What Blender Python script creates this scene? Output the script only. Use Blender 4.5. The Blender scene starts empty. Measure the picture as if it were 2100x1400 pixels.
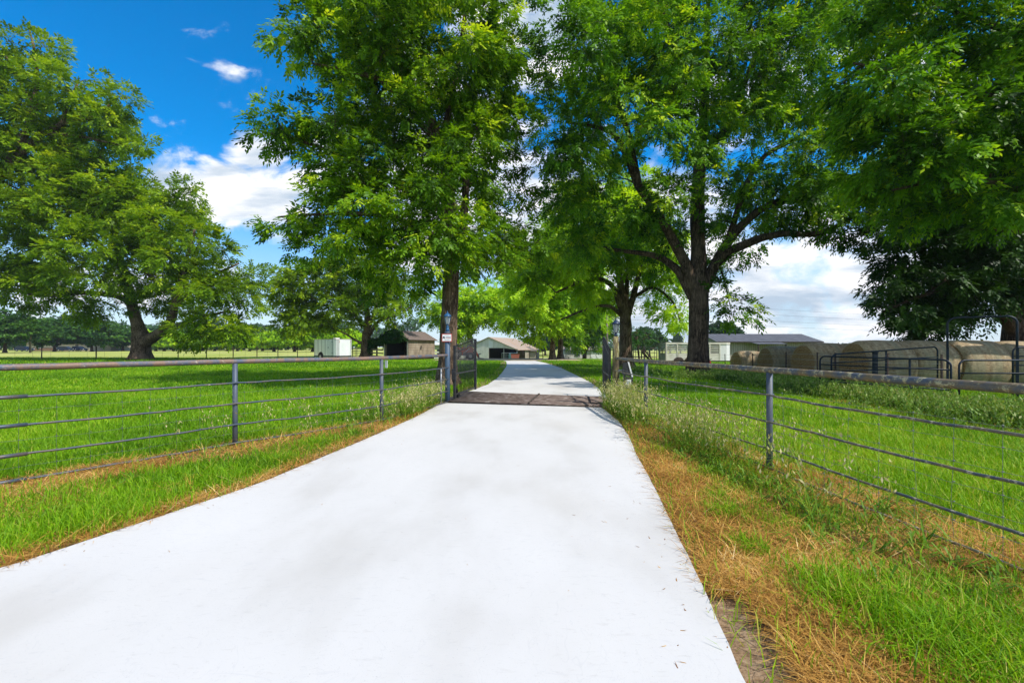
import bpy, math, random
import numpy as np
from mathutils import Vector, Matrix

RNG = np.random.default_rng(7)
random.seed(7)
F, CX, HY, CAMH = 933.0, 1050.0, 712.0, 1.5
scene = bpy.context.scene
COL = scene.collection
PI = math.pi
R = math.radians

# ------------------------------------------------------------------ helpers
def P(px, py, d):
    return ((px - CX) / F * d, d, CAMH - (py - HY) / F * d)

def ss(a, b, x):
    t = np.clip((np.asarray(x, float) - a) / (b - a), 0, 1)
    return t * t * (3 - 2 * t)

def gz(x, y):
    x = np.asarray(x, float); y = np.asarray(y, float)
    z = -1.6 * ss(58, 100, y) * ss(-26, -12, x)
    z = z - 0.22 * ss(17, 27, y) * ss(8, 13, x) * (1 - ss(50, 60, y))
    z = z + 0.25 * ss(25, 45, y) * (1 - ss(-26, -14, x))
    return z

def GZ(x, y):
    return float(gz(x, y))

def vnoise(x, y, seed=0):
    x = np.asarray(x, float); y = np.asarray(y, float)
    xi = np.floor(x).astype(np.int64); yi = np.floor(y).astype(np.int64)
    fx = x - xi; fy = y - yi
    fx = fx * fx * (3 - 2 * fx); fy = fy * fy * (3 - 2 * fy)
    def h(a, b):
        n = (a * 374761393 + b * 668265263 + seed * 1442695041) & 0xFFFFFFFF
        n = ((n ^ (n >> 13)) * 1274126177) & 0xFFFFFFFF
        return ((n ^ (n >> 16)) & 0xFFFF) / 65535.0
    return (h(xi, yi) * (1 - fx) + h(xi + 1, yi) * fx) * (1 - fy) + (h(xi, yi + 1) * (1 - fx) + h(xi + 1, yi + 1) * fx) * fy

def fbm(x, y, seed=0, o=3):
    s = 0; a = 0.5; t = 0
    for k in range(o):
        s = s + a * vnoise(x * 2 ** k, y * 2 ** k, seed + k * 17); t += a; a *= 0.5
    return s / t

def nrm(v):
    return v / np.maximum(np.linalg.norm(v, axis=-1, keepdims=True), 1e-9)

class MB:
    """collects shapes, builds one mesh object"""
    def __init__(self):
        self.v = []; self.f = []; self.s = []
    def add(self, vs, fs, smooth=False):
        o = len(self.v)
        self.v.extend([tuple(p) for p in vs])
        self.f.extend([tuple(i + o for i in f) for f in fs])
        self.s.extend([smooth] * len(fs))
        return self
    def box(self, x0, y0, z0, x1, y1, z1):
        vs = [(x0, y0, z0), (x1, y0, z0), (x1, y1, z0), (x0, y1, z0), (x0, y0, z1), (x1, y0, z1), (x1, y1, z1), (x0, y1, z1)]
        return self.add(vs, [(0, 3, 2, 1), (4, 5, 6, 7), (0, 1, 5, 4), (1, 2, 6, 5), (2, 3, 7, 6), (3, 0, 4, 7)])
    def bar(self, a, b, w, h):
        """box beam from a to b, w across, h tall"""
        a = Vector(a); b = Vector(b); d = (b - a).normalized()
        up = Vector((0, 0, 1)) if abs(d.z) < 0.95 else Vector((0, 1, 0))
        s = d.cross(up).normalized() * (w / 2); u = s.cross(d).normalized() * (h / 2)
        vs = [p + q for p in (a, b) for q in (-s - u, s - u, s + u, -s + u)]
        return self.add(vs, [(3, 2, 1, 0), (4, 5, 6, 7), (0, 1, 5, 4), (1, 2, 6, 5), (2, 3, 7, 6), (3, 0, 4, 7)])
    def prism(self, poly, axis, a, b):
        """poly: 2D outline; extruded along axis 'x','y','z' from a to b"""
        def pt(p, t):
            return {'x': (t, p[0], p[1]), 'y': (p[0], t, p[1]), 'z': (p[0], p[1], t)}[axis]
        n = len(poly)
        vs = [pt(p, a) for p in poly] + [pt(p, b) for p in poly]
        fs = [tuple(range(n))[::-1], tuple(range(n, 2 * n))] + [(i, (i + 1) % n, n + (i + 1) % n, n + i) for i in range(n)]
        return self.add(vs, fs)
    def tube(self, pts, rad, sides=8, cap=True, jit=None):
        pts = [Vector(p) for p in pts]; n = len(pts)
        if not hasattr(rad, '__len__'): rad = [rad] * n
        t0 = (pts[1] - pts[0]).normalized()
        ref = Vector((0, 0, 1)) if abs(t0.z) < 0.9 else Vector((1, 0, 0))
        u = t0.cross(ref).normalized(); vs = []
        for i in range(n):
            t = (pts[min(i + 1, n - 1)] - pts[max(i - 1, 0)]).normalized()
            u = (u - t * u.dot(t)).normalized(); w = t.cross(u)
            for k in range(sides):
                an = 2 * PI * k / sides
                r = rad[i] * (jit(i, k) if jit else 1)
                vs.append(pts[i] + (u * math.cos(an) + w * math.sin(an)) * r)
        fs = [(i * sides + k, i * sides + (k + 1) % sides, (i + 1) * sides + (k + 1) % sides, (i + 1) * sides + k) for i in range(n - 1) for k in range(sides)]
        self.add(vs, fs, True)
        if cap:
            o = len(self.v) - len(vs)
            self.f.append(tuple(o + k for k in range(sides))[::-1]); self.s.append(False)
            self.f.append(tuple(o + (n - 1) * sides + k for k in range(sides))); self.s.append(False)
        return self
    def lathe(self, prof, sides=16, c=(0, 0, 0), smooth=True, rot=0):
        """prof: (r, z) rings about a vertical axis at c"""
        vs = [(c[0] + r * math.cos(rot + 2 * PI * k / sides), c[1] + r * math.sin(rot + 2 * PI * k / sides), c[2] + z) for r, z in prof for k in range(sides)]
        n = len(prof)
        fs = [(i * sides + k, i * sides + (k + 1) % sides, (i + 1) * sides + (k + 1) % sides, (i + 1) * sides + k) for i in range(n - 1) for k in range(sides)]
        self.add(vs, fs, smooth)
        o = len(self.v) - len(vs)
        self.f.append(tuple(o + k for k in range(sides))[::-1]); self.s.append(False)
        self.f.append(tuple(o + (n - 1) * sides + k for k in range(sides))); self.s.append(False)
        return self
    def disc(self, c, r, w, axis='y', sides=20, r2=None):
        """wheel-like drum of width w along axis"""
        prof = [(r * .86, -w / 2), (r, -w * .32), (r, w * .32), (r * .86, w / 2)] if r2 is None else [(r, -w / 2), (r2, w / 2)]
        m = MB().lathe(prof, sides)
        M = {'y': Matrix.Rotation(PI / 2, 3, 'X'), 'x': Matrix.Rotation(PI / 2, 3, 'Y'), 'z': Matrix.Identity(3)}[axis]
        o = len(self.v)
        self.v.extend([tuple(M @ Vector(p) + Vector(c)) for p in m.v])
        self.f.extend([tuple(i + o for i in f) for f in m.f]); self.s.extend(m.s)
        return self
    def build(self, name, mat, parent=None):
        me = bpy.data.meshes.new(name)
        me.from_pydata(self.v, [], self.f)
        me.polygons.foreach_set('use_smooth', self.s)
        me.materials.append(mat); me.update()
        o = bpy.data.objects.new(name, me); COL.objects.link(o)
        if parent is not None: o.parent = parent
        return o

def np_mesh(name, verts, faces_flat, sizes, mat, tint=None, parent=None, smooth=False):
    me = bpy.data.meshes.new(name)
    nv = len(verts); nl = len(faces_flat); nf = len(sizes)
    me.vertices.add(nv); me.vertices.foreach_set('co', np.ascontiguousarray(verts, dtype=np.float32).ravel())
    me.loops.add(nl); me.loops.foreach_set('vertex_index', np.ascontiguousarray(faces_flat, dtype=np.int32))
    me.polygons.add(nf)
    st = np.zeros(nf, dtype=np.int32); st[1:] = np.cumsum(sizes)[:-1]
    me.polygons.foreach_set('loop_start', st)
    me.polygons.foreach_set('use_smooth', np.full(nf, smooth, dtype=bool))
    me.update(calc_edges=True)
    if tint is not None:
        at = me.attributes.new('tint', 'FLOAT', 'FACE'); at.data.foreach_set('value', np.ascontiguousarray(tint, dtype=np.float32))
    me.materials.append(mat)
    o = bpy.data.objects.new(name, me); COL.objects.link(o)
    if parent is not None: o.parent = parent
    return o

def tag(o, label=None, cat=None, group=None, kind=None):
    if label: o['label'] = label
    if cat: o['category'] = cat
    if group: o['group'] = group
    if kind: o['kind'] = kind
    return o

def thing(name, label, cat, loc=(0, 0, 0), rz=0, group=None):
    o = bpy.data.objects.new(name, None); COL.objects.link(o)
    o.location = loc; o.rotation_euler = (0, 0, rz); o.empty_display_size = 0.2
    return tag(o, label, cat, group)

def dup(root, loc, rz, label=None, scale=None):
    r = root.copy(); COL.objects.link(r); r.location = loc; r.rotation_euler = (0, 0, rz)
    if scale: r.scale = scale
    if label: r['label'] = label
    for ch in list(root.children):
        c = ch.copy(); COL.objects.link(c); c.parent = r
        for g in list(ch.children):
            e = g.copy(); COL.objects.link(e); e.parent = c
    return r

# ------------------------------------------------------------------ materials
def newmat(name):
    m = bpy.data.materials.new(name); m.use_nodes = True
    nt = m.node_tree; b = nt.nodes['Principled BSDF']
    return m, nt, b

def N(nt, typ, **kw):
    n = nt.nodes.new(typ)
    for k, v in kw.items():
        if k.startswith('i_'):
            n.inputs[k[2:].replace('_', ' ')].default_value = v
        else: setattr(n, k, v)
    return n

def ramp(nt, src, stops, interp='LINEAR'):
    r = nt.nodes.new('ShaderNodeValToRGB'); r.color_ramp.interpolation = interp
    while len(r.color_ramp.elements) < len(stops): r.color_ramp.elements.new(0.5)
    for e, (p, c) in zip(r.color_ramp.elements, stops):
        e.position = p; e.color = (*c, 1) if len(c) == 3 else c
    nt.links.new(src, r.inputs[0]); return r.outputs[0]

def mix(nt, fac, a, b):
    m = nt.nodes.new('ShaderNodeMix'); m.data_type = 'RGBA'
    if isinstance(fac, (int, float)): m.inputs[0].default_value = fac
    else: nt.links.new(fac, m.inputs[0])
    for s, i in ((a, 6), (b, 7)):
        if isinstance(s, tuple): m.inputs[i].default_value = (*s, 1)
        else: nt.links.new(s, m.inputs[i])
    return m.outputs[2]

def noise_out(nt, scale, detail=4, rough=.55, vec=None, stretch=None, coord='Object', dist=0):
    tc = nt.nodes.new('ShaderNodeTexCoord'); v = tc.outputs[coord]
    if coord == 'Geo':
        pass
    if stretch:
        mp = nt.nodes.new('ShaderNodeMapping'); mp.inputs['Scale'].default_value = stretch
        nt.links.new(v, mp.inputs[0]); v = mp.outputs[0]
    n = nt.nodes.new('ShaderNodeTexNoise'); n.inputs['Scale'].default_value = scale
    n.inputs['Detail'].default_value = detail; n.inputs['Roughness'].default_value = rough
    n.inputs['Distortion'].default_value = dist
    nt.links.new(v, n.inputs['Vector']); return n.outputs[0]

def bump(nt, b, h, strength=.3, dist=.02):
    n = nt.nodes.new('ShaderNodeBump'); n.inputs['Strength'].default_value = strength; n.inputs['Distance'].default_value = dist
    nt.links.new(h, n.inputs['Height']); nt.links.new(n.outputs[0], b.inputs['Normal'])

def mat2(name, stops, scale=4, rough=.7, detail=5, bmp=0, bdist=.02, metal=0, stretch=None, dist=0, spec=.3):
    m, nt, b = newmat(name)
    h = noise_out(nt, scale, detail, .6, stretch=stretch, dist=dist)
    c = ramp(nt, h, stops); nt.links.new(c, b.inputs['Base Color'])
    b.inputs['Roughness'].default_value = rough; b.inputs['Metallic'].default_value = metal
    b.inputs['Specular IOR Level'].default_value = spec
    if bmp: bump(nt, b, h, bmp, bdist)
    return m

def leafmat(name, stops, trans=.4, rough=.5, tmul=1.5, spec=.2):
    m, nt, b = newmat(name)
    a = N(nt, 'ShaderNodeAttribute', attribute_name='tint')
    c = ramp(nt, a.outputs['Fac'], stops)
    nt.links.new(c, b.inputs['Base Color']); b.inputs['Roughness'].default_value = rough
    b.inputs['Specular IOR Level'].default_value = spec
    t = nt.nodes.new('ShaderNodeBsdfTranslucent')
    mul = N(nt, 'ShaderNodeVectorMath', operation='MULTIPLY'); mul.inputs[1].default_value = (tmul * 1.15, tmul, tmul * .5)
    nt.links.new(c, mul.inputs[0]); nt.links.new(mul.outputs[0], t.inputs[0])
    ms = nt.nodes.new('ShaderNodeMixShader'); ms.inputs[0].default_value = trans
    nt.links.new(b.outputs[0], ms.inputs[1]); nt.links.new(t.outputs[0], ms.inputs[2])
    nt.links.new(ms.outputs[0], nt.nodes['Material Output'].inputs[0])
    return m

def plain(name, col, rough=.5, metal=0, var=.12, scale=6, spec=.4):
    lo = tuple(c * (1 - var) for c in col); hi = tuple(min(1, c * (1 + var)) for c in col)
    return mat2(name, [(.3, lo), (.7, hi)], scale, rough, 4, 0, metal=metal, spec=spec)

def barkmat(name, dark, light):
    m, nt, b = newmat(name)
    h = noise_out(nt, 6, 10, .75, stretch=(2.6, 2.6, .4), dist=.8)
    h2 = noise_out(nt, 1.3, 5, .6)
    c = ramp(nt, h, [(.4, tuple(x * .6 for x in dark)), (.5, dark), (.58, light)])
    c2 = mix(nt, ramp(nt, h2, [(.45, (0, 0, 0)), (.65, (.5, .5, .5))]), c, tuple(x * 1.25 for x in light))
    nt.links.new(c2, b.inputs['Base Color']); b.inputs['Roughness'].default_value = .9
    b.inputs['Specular IOR Level'].default_value = .15
    bump(nt, b, h, 1.0, .07)
    return m

M = {}
M['bark'] = barkmat('bark_brown', (.07, .045, .03), (.27, .19, .13))
M['bark_dark'] = barkmat('bark_dark', (.045, .03, .022), (.17, .12, .085))
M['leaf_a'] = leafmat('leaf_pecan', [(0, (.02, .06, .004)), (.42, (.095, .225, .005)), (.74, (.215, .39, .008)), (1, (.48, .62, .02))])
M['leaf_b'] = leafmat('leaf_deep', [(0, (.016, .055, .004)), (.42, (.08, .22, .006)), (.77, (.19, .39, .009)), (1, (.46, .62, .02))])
M['leaf_d'] = leafmat('leaf_olive', [(0, (.055, .11, .004)), (.5, (.155, .285, .006)), (.85, (.28, .42, .009)), (1, (.42, .54, .02))])
M['leaf_light'] = leafmat('leaf_light', [(0, (.1, .22, .006)), (.45, (.3, .53, .01)), (1, (.55, .74, .025))])
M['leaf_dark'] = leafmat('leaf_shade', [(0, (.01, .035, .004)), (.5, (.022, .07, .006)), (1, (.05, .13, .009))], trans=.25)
M['leaf_far'] = leafmat('leaf_far', [(0, (.02, .06, .012)), (.5, (.04, .12, .015)), (1, (.09, .2, .02))], trans=.2)
M['leaf_woods'] = leafmat('leaf_woods', [(0, (.02, .055, .02)), (.5, (.035, .09, .025)), (1, (.07, .15, .03))], trans=.2)
M['grass'] = leafmat('grass_blades', [(0, (.06, .16, .003)), (.5, (.165, .36, .005)), (.9, (.31, .5, .01)), (1, (.5, .48, .08))], trans=.3, rough=.5, tmul=1.3)
M['grass_far'] = leafmat('grass_pasture', [(0, (.1, .2, .012)), (.5, (.26, .36, .03)), (1, (.42, .4, .09))], trans=.25, rough=.6)
M['straw'] = leafmat('straw_blades', [(0, (.2, .085, .02)), (.4, (.5, .26, .05)), (.75, (.74, .46, .12)), (1, (.86, .68, .34))], trans=.15, rough=.6, tmul=1.1)
M['oats'] = leafmat('oat_grass', [(0, (.07, .17, .01)), (.4, (.17, .32, .02)), (.65, (.34, .4, .06)), (.8, (.5, .46, .2)), (1, (.72, .62, .36))], trans=.3, rough=.5, tmul=1.1)
M['weeds'] = leafmat('weed_blades', [(0, (.05, .11, .01)), (.5, (.12, .24, .02)), (.85, (.2, .31, .05)), (1, (.36, .38, .14))], trans=.25)
M['ivy'] = leafmat('ivy_leaves', [(0, (.006, .03, .004)), (.6, (.02, .075, .008)), (1, (.05, .14, .012))], trans=.2)

def mk_pipe(name, base, rust, lichen, lam=.5, rough=.55):
    m, nt, b = newmat(name)
    h1 = noise_out(nt, 5, 6, .7); h2 = noise_out(nt, 16, 6, .75); h3 = noise_out(nt, 60, 3, .6)
    c = mix(nt, ramp(nt, h1, [(.42, (0, 0, 0)), (.58, (1, 1, 1))]), base, rust)
    c = mix(nt, ramp(nt, h2, [(lam, (0, 0, 0)), (lam + .06, (1, 1, 1))]), c, lichen)
    c = mix(nt, ramp(nt, h3, [(.3, (.35, .35, .35)), (.6, (0, 0, 0))]), c, tuple(x * .4 for x in base))
    nt.links.new(c, b.inputs['Base Color']); b.inputs['Roughness'].default_value = rough
    b.inputs['Metallic'].default_value = .1
    bump(nt, b, h2, .25, .006)
    return m
M['rail_left'] = mk_pipe('rail_weathered', (.1, .125, .17), (.24, .15, .1), (.46, .4, .3), .6)
M['rail_right'] = mk_pipe('rail_lichen', (.085, .1, .125), (.2, .14, .07), (.5, .43, .24), .54)
M['rod'] = mk_pipe('rod_steel', (.06, .085, .12), (.13, .11, .1), (.46, .41, .32), .63, .45)
M['rod_lichen'] = mk_pipe('rod_steel_lichen', (.08, .095, .11), (.22, .17, .1), (.48, .43, .3), .54, .5)
M['post_blue'] = mk_pipe('post_blue_steel', (.045, .09, .155), (.06, .1, .15), (.3, .28, .22), .66)
M['post_grey'] = mk_pipe('post_grey_steel', (.075, .1, .14), (.1, .11, .13), (.36, .3, .2), .64)
M['wire'] = plain('galvanised_wire', (.35, .37, .38), .45, .5)
M['mesh'] = plain('stock_wire', (.16, .17, .18), .5, .3)
M['wood_post'] = mat2('lichened_wood', [(.36, (.03, .024, .02)), (.48, (.1, .075, .045)), (.56, (.2, .17, .06)), (.7, (.34, .32, .22))], 11, .9, 7, .6, .02, stretch=(1, 1, .35))
M['gate_black'] = mat2('black_gate_paint', [(.35, (.012, .013, .015)), (.7, (.05, .05, .055))], 14, .45, 5)
M['lamp_blue'] = plain('lamp_blue', (.02, .09, .2), .35)
M['lamp_dark'] = plain('lamp_dark_blue', (.015, .03, .07), .35)
M['white'] = plain('white_paint', (.78, .78, .76), .45, var=.05)
M['red'] = plain('red_paint', (.5, .04, .03), .4)
M['ink'] = plain('dark_print', (.02, .03, .06), .5)
M['guard'] = mat2('rusty_guard_pipe', [(.3, (.06, .042, .032)), (.5, (.14, .1, .08)), (.64, (.25, .2, .165)), (.74, (.5, .48, .45))], 7, .75, 7, .35, .01, stretch=(.5, 2, 2))
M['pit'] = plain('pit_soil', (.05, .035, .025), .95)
M['hay_end'] = None
M['black_rubber'] = plain('tyre_rubber', (.022, .021, .02), .85)
M['steel'] = plain('wheel_steel', (.4, .4, .4), .4, .6)
M['dark'] = plain('interior_shade', (.02, .018, .016), .9)  # near-black colour stands in for shade inside openings and recesses
M['corral'] = mat2('corral_paint', [(.35, (.006, .009, .015)), (.6, (.014, .024, .045)), (.75, (.05, .034, .028))], 9, .5, 5)
M['corral_rust'] = mat2('corral_rust', [(.35, (.03, .025, .025)), (.7, (.1, .06, .045))], 7, .7, 5)
M['orange'] = plain('tractor_red', (.55, .075, .02), .4)
M['roof_brown'] = mat2('roof_shingle_brown', [(.3, (.11, .08, .068)), (.7, (.21, .16, .135))], 6, .85, 6, .3)
M['roof_grey'] = mat2('roof_weathered_grey', [(.3, (.12, .1, .08)), (.7, (.25, .22, .19))], 2, .85, 5)
M['roof_rust'] = mat2('roof_rusty_tin', [(.3, (.34, .29, .24)), (.5, (.38, .28, .19)), (.7, (.36, .22, .13))], .55, .6, 6, stretch=(1, 1, 1))
M['glass'] = plain('window_dark_glass', (.02, .025, .03), .1)
M['wood_dark'] = plain('rough_dark_wood', (.06, .045, .035), .9, var=.3)
M['dirt'] = mat2('tan_dirt', [(.3, (.3, .21, .13)), (.7, (.48, .37, .25))], 3, .95, 6, .3)

def stripemat(name, stops, axis_scale, axis='X', rough=.6, wavescale=1.0, bmp=.6, bd=.02, nz=.15, metal=0):
    """ribbed / boarded panel: bands along one object axis plus weathering"""
    m, nt, b = newmat(name)
    tc = nt.nodes.new('ShaderNodeTexCoord')
    w = N(nt, 'ShaderNodeTexWave', wave_type='BANDS', bands_direction=axis)
    w.inputs['Scale'].default_value = axis_scale; w.inputs['Distortion'].default_value = nz; w.inputs['Detail'].default_value = 1
    nt.links.new(tc.outputs['Object'], w.inputs[0])
    h = noise_out(nt, 1.7, 7, .65, stretch=(1, 1, .5))
    c = ramp(nt, h, stops)
    d = ramp(nt, w.outputs['Fac'], [(.0, (.45, .45, .45)), (.22, (1, 1, 1))])
    mm = nt.nodes.new('ShaderNodeMix'); mm.data_type = 'RGBA'; mm.blend_type = 'MULTIPLY'; mm.inputs[0].default_value = .8
    nt.links.new(c, mm.inputs[6]); nt.links.new(d, mm.inputs[7])
    nt.links.new(mm.outputs[2], b.inputs['Base Color']); b.inputs['Roughness'].default_value = rough; b.inputs['Metallic'].default_value = metal
    bump(nt, b, w.outputs['Fac'], bmp, bd)
    return m
M['siding_wood'] = stripemat('weathered_boards', [(.3, (.18, .135, .1)), (.52, (.33, .255, .19)), (.75, (.48, .4, .31))], 1.6, 'Z', .9)
M['siding_white'] = stripemat('white_boards', [(.3, (.5, .47, .4)), (.6, (.72, .7, .63))], 1.1, 'X', .75)
M['siding_pale'] = stripemat('pale_tin', [(.3, (.58, .57, .48)), (.65, (.78, .77, .7))], 1.3, 'X', .55)
M['siding_tan'] = stripemat('tan_tin', [(.3, (.32, .27, .2)), (.65, (.42, .37, .29))], 1.2, 'X', .65)
M['roof_tin'] = stripemat('grey_tin_roof', [(.3, (.06, .06, .066)), (.65, (.11, .113, .125))], .55, 'X', .85, metal=.0)
M['trailer_skin'] = stripemat('trailer_skin', [(.3, (.74, .76, .74)), (.65, (.86, .87, .85))], .45, 'X', .4, bmp=.15)

# hay
def haywrap():
    m, nt, b = newmat('hay_net_wrap')
    h = noise_out(nt, 3.0, 8, .7, stretch=(2.6, .8, .8)); h2 = noise_out(nt, 22, 5, .7, stretch=(.4, 1.6, 1.6)); h3 = noise_out(nt, 1.1, 3, .5, stretch=(3, .4, .4))
    c = ramp(nt, h, [(.3, (.18, .11, .05)), (.5, (.37, .27, .145)), (.7, (.53, .42, .26))])
    c = mix(nt, ramp(nt, h2, [(.52, (0, 0, 0)), (.62, (.75, .75, .75))]), c, (.09, .055, .03))
    c = mix(nt, ramp(nt, h3, [(.52, (0, 0, 0)), (.66, (.55, .55, .55))]), c, (.26, .25, .15))
    nt.links.new(c, b.inputs['Base Color']); b.inputs['Roughness'].default_value = .85
    bump(nt, b, h2, .8, .03); return m
M['hay_wrap'] = haywrap()
def hayend():
    m, nt, b = newmat('hay_end')
    tc = nt.nodes.new('ShaderNodeTexCoord'); mp = nt.nodes.new('ShaderNodeMapping'); mp.inputs['Scale'].default_value = (0, 1, 1)
    nt.links.new(tc.outputs['Object'], mp.inputs[0])
    w = N(nt, 'ShaderNodeTexWave', wave_type='RINGS', rings_direction='X'); w.inputs['Scale'].default_value = 5
    w.inputs['Distortion'].default_value = 4; w.inputs['Detail'].default_value = 3; w.inputs['Detail Scale'].default_value = 2
    nt.links.new(mp.outputs[0], w.inputs[0])
    h = noise_out(nt, 18, 6, .7)
    c = ramp(nt, w.outputs['Fac'], [(.2, (.17, .085, .03)), (.8, (.36, .2, .075))])
    c = mix(nt, ramp(nt, h, [(.4, (0, 0, 0)), (.7, (.8, .8, .8))]), c, (.42, .3, .14))
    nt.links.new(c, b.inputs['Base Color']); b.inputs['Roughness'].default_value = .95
    bump(nt, b, h, 1, .05); return m
M['hay_end'] = hayend()

# ------------------------------------------------------------------ camera, light, sky
cam = bpy.data.cameras.new('camera'); co = bpy.data.objects.new('camera', cam); COL.objects.link(co)
co.location = (0, 0, CAMH); co.rotation_euler = (PI / 2, 0, 0)
cam.sensor_width = 36; cam.lens = F / 2100 * 36; cam.shift_y = (HY - 700) / 2100
cam.clip_start = .05; cam.clip_end = 8000
scene.camera = co

ELEV = R(53); AZ = R(122)
ts = Vector((math.sin(AZ) * math.cos(ELEV), math.cos(AZ) * math.cos(ELEV), math.sin(ELEV)))
sl = bpy.data.lights.new('sun', 'SUN'); sl.energy = 4.0; sl.angle = R(.53); sl.color = (1, .95, .87)
so = bpy.data.objects.new('sun', sl); COL.objects.link(so); so.rotation_euler = ts.to_track_quat('Z', 'Y').to_euler(); so.location = (20, -20, 60)

def build_world():
    w = bpy.data.worlds.new('World'); scene.world = w; w.use_nodes = True
    nt = w.node_tree; nt.nodes.clear()
    L = nt.links.new
    out = nt.nodes.new('ShaderNodeOutputWorld'); bg = nt.nodes.new('ShaderNodeBackground'); bg.inputs[1].default_value = .14
    L(bg.outputs[0], out.inputs[0])
    sky = nt.nodes.new('ShaderNodeTexSky'); sky.sky_type = 'NISHITA'; sky.sun_disc = False
    sky.sun_elevation = ELEV; sky.sun_rotation = AZ; sky.air_density = 1.0; sky.dust_density = .3; sky.ozone_density = 2.2; sky.altitude = 100
    hs = nt.nodes.new('ShaderNodeHueSaturation'); hs.inputs['Saturation'].default_value = 1.62; hs.inputs['Value'].default_value = 1.2
    L(sky.outputs[0], hs.inputs['Color'])
    tc = nt.nodes.new('ShaderNodeTexCoord'); sp = nt.nodes.new('ShaderNodeSeparateXYZ'); L(tc.outputs['Generated'], sp.inputs[0])
    def math_(op, a, b=None, c=None, clamp=False):
        n = nt.nodes.new('ShaderNodeMath'); n.operation = op; n.use_clamp = clamp
        for i, s in enumerate((a, b, c)):
            if s is None: continue
            if isinstance(s, (int, float)): n.inputs[i].default_value = s
            else: L(s, n.inputs[i])
        return n.outputs[0]
    yy = math_('MAXIMUM', sp.outputs[1], .05)
    u = math_('DIVIDE', sp.outputs[0], yy); v = math_('DIVIDE', sp.outputs[2], yy)
    cv = nt.nodes.new('ShaderNodeCombineXYZ'); L(u, cv.inputs[0]); L(v, cv.inputs[1])
    n1 = nt.nodes.new('ShaderNodeTexNoise'); n1.inputs['Scale'].default_value = 7; n1.inputs['Detail'].default_value = 9; n1.inputs['Roughness'].default_value = .58; n1.inputs['Distortion'].default_value = .35
    mp = nt.nodes.new('ShaderNodeMapping'); mp.inputs['Scale'].default_value = (1, 1.7, 1); mp.inputs['Location'].default_value = (3.1, 1.7, 0)
    L(cv.outputs[0], mp.inputs[0]); L(mp.outputs[0], n1.inputs['Vector'])
    n2 = nt.nodes.new('ShaderNodeTexNoise'); n2.inputs['Scale'].default_value = 5; n2.inputs['Detail'].default_value = 5
    mp2 = nt.nodes.new('ShaderNodeMapping'); mp2.inputs['Scale'].default_value = (.8, 3.6, 1); mp2.inputs['Location'].default_value = (.6, .35, 0); L(cv.outputs[0], mp2.inputs[0]); L(mp2.outputs[0], n2.inputs['Vector'])
    blobs = [(440, 390, 150, 74, 1.25), (525, 330, 95, 60, 1.2), (580, 410, 150, 90, 1.2), (500, 440, 100, 50, 1.1),
             (462, 66, 80, 36, .42), (520, 118, 110, 70, .33), (372, 300, 60, 70, .36), (555, 470, 80, 35, .7),
             (1080, 70, 190, 150, 1), (900, 360, 260, 260, .95), (1250, 480, 420, 200, 1), (1700, 590, 640, 200, .95), (1560, 180, 260, 160, .5), (2050, 250, 300, 220, .5), (820, 120, 120, 120, .8), (240, 590, 420, 70, .75)]
    acc = None
    for (px, py, rx, ry, s) in blobs:
        a = math_('MULTIPLY', math_('SUBTRACT', u, (px - CX) / F), F / rx)
        b = math_('MULTIPLY', math_('SUBTRACT', v, (HY - py) / F), F / ry)
        d = math_('SQRT', math_('ADD', math_('MULTIPLY', a, a), math_('MULTIPLY', b, b)))
        e = math_('MULTIPLY', math_('SUBTRACT', 1.15, d), s)
        e = math_('MINIMUM', e, s * .75)
        acc = e if acc is None else math_('MAXIMUM', acc, e)
    acc = math_('MAXIMUM', acc, -1.0)
    dens = math_('ADD', math_('MULTIPLY', acc, .8), math_('MULTIPLY', math_('SUBTRACT', n1.outputs[0], .5), 2.1))
    mr = nt.nodes.new('ShaderNodeMapRange'); mr.interpolation_type = 'SMOOTHSTEP'; mr.inputs['From Min'].default_value = .12; mr.inputs['From Max'].default_value = .62
    L(dens, mr.inputs['Value'])
    front = nt.nodes.new('ShaderNodeMapRange'); front.inputs['From Min'].default_value = .05; front.inputs['From Max'].default_value = .15; L(sp.outputs[1], front.inputs['Value'])
    m_front = math_('MULTIPLY', mr.outputs[0], front.outputs[0])
    # broken cloud overhead / behind, out of view; cover increased for neutral fill light
    n3 = nt.nodes.new('ShaderNodeTexNoise'); n3.inputs['Scale'].default_value = 3; n3.inputs['Detail'].default_value = 7; L(tc.outputs['Generated'], n3.inputs['Vector'])
    mr3 = nt.nodes.new('ShaderNodeMapRange'); mr3.interpolation_type = 'SMOOTHSTEP'; mr3.inputs['From Min'].default_value = .41; mr3.inputs['From Max'].default_value = .6; L(n3.outputs[0], mr3.inputs['Value'])
    m_back = math_('MULTIPLY', mr3.outputs[0], math_('SUBTRACT', 1.0, front.outputs[0]))
    # pale band at the horizon
    hz = nt.nodes.new('ShaderNodeMapRange'); hz.interpolation_type = 'SMOOTHSTEP'; hz.inputs['From Min'].default_value = .36; hz.inputs['From Max'].default_value = .0; hz.inputs['To Max'].default_value = .8; L(sp.outputs[2], hz.inputs['Value'])
    mask = math_('MAXIMUM', m_front, m_back)
    r = nt.nodes.new('ShaderNodeValToRGB'); L(n2.outputs[0], r.inputs[0])
    r.color_ramp.elements[0].position = .38; r.color_ramp.elements[0].color = (3.0, 3.7, 4.5, 1); r.color_ramp.elements[1].position = .56; r.color_ramp.elements[1].color = (6.6, 6.6, 6.7, 1)
    m1 = nt.nodes.new('ShaderNodeMix'); m1.data_type = 'RGBA'; L(hz.outputs[0], m1.inputs[0]); L(hs.outputs[0], m1.inputs[6]); m1.inputs[7].default_value = (3.2, 4.3, 5.6, 1)
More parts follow.
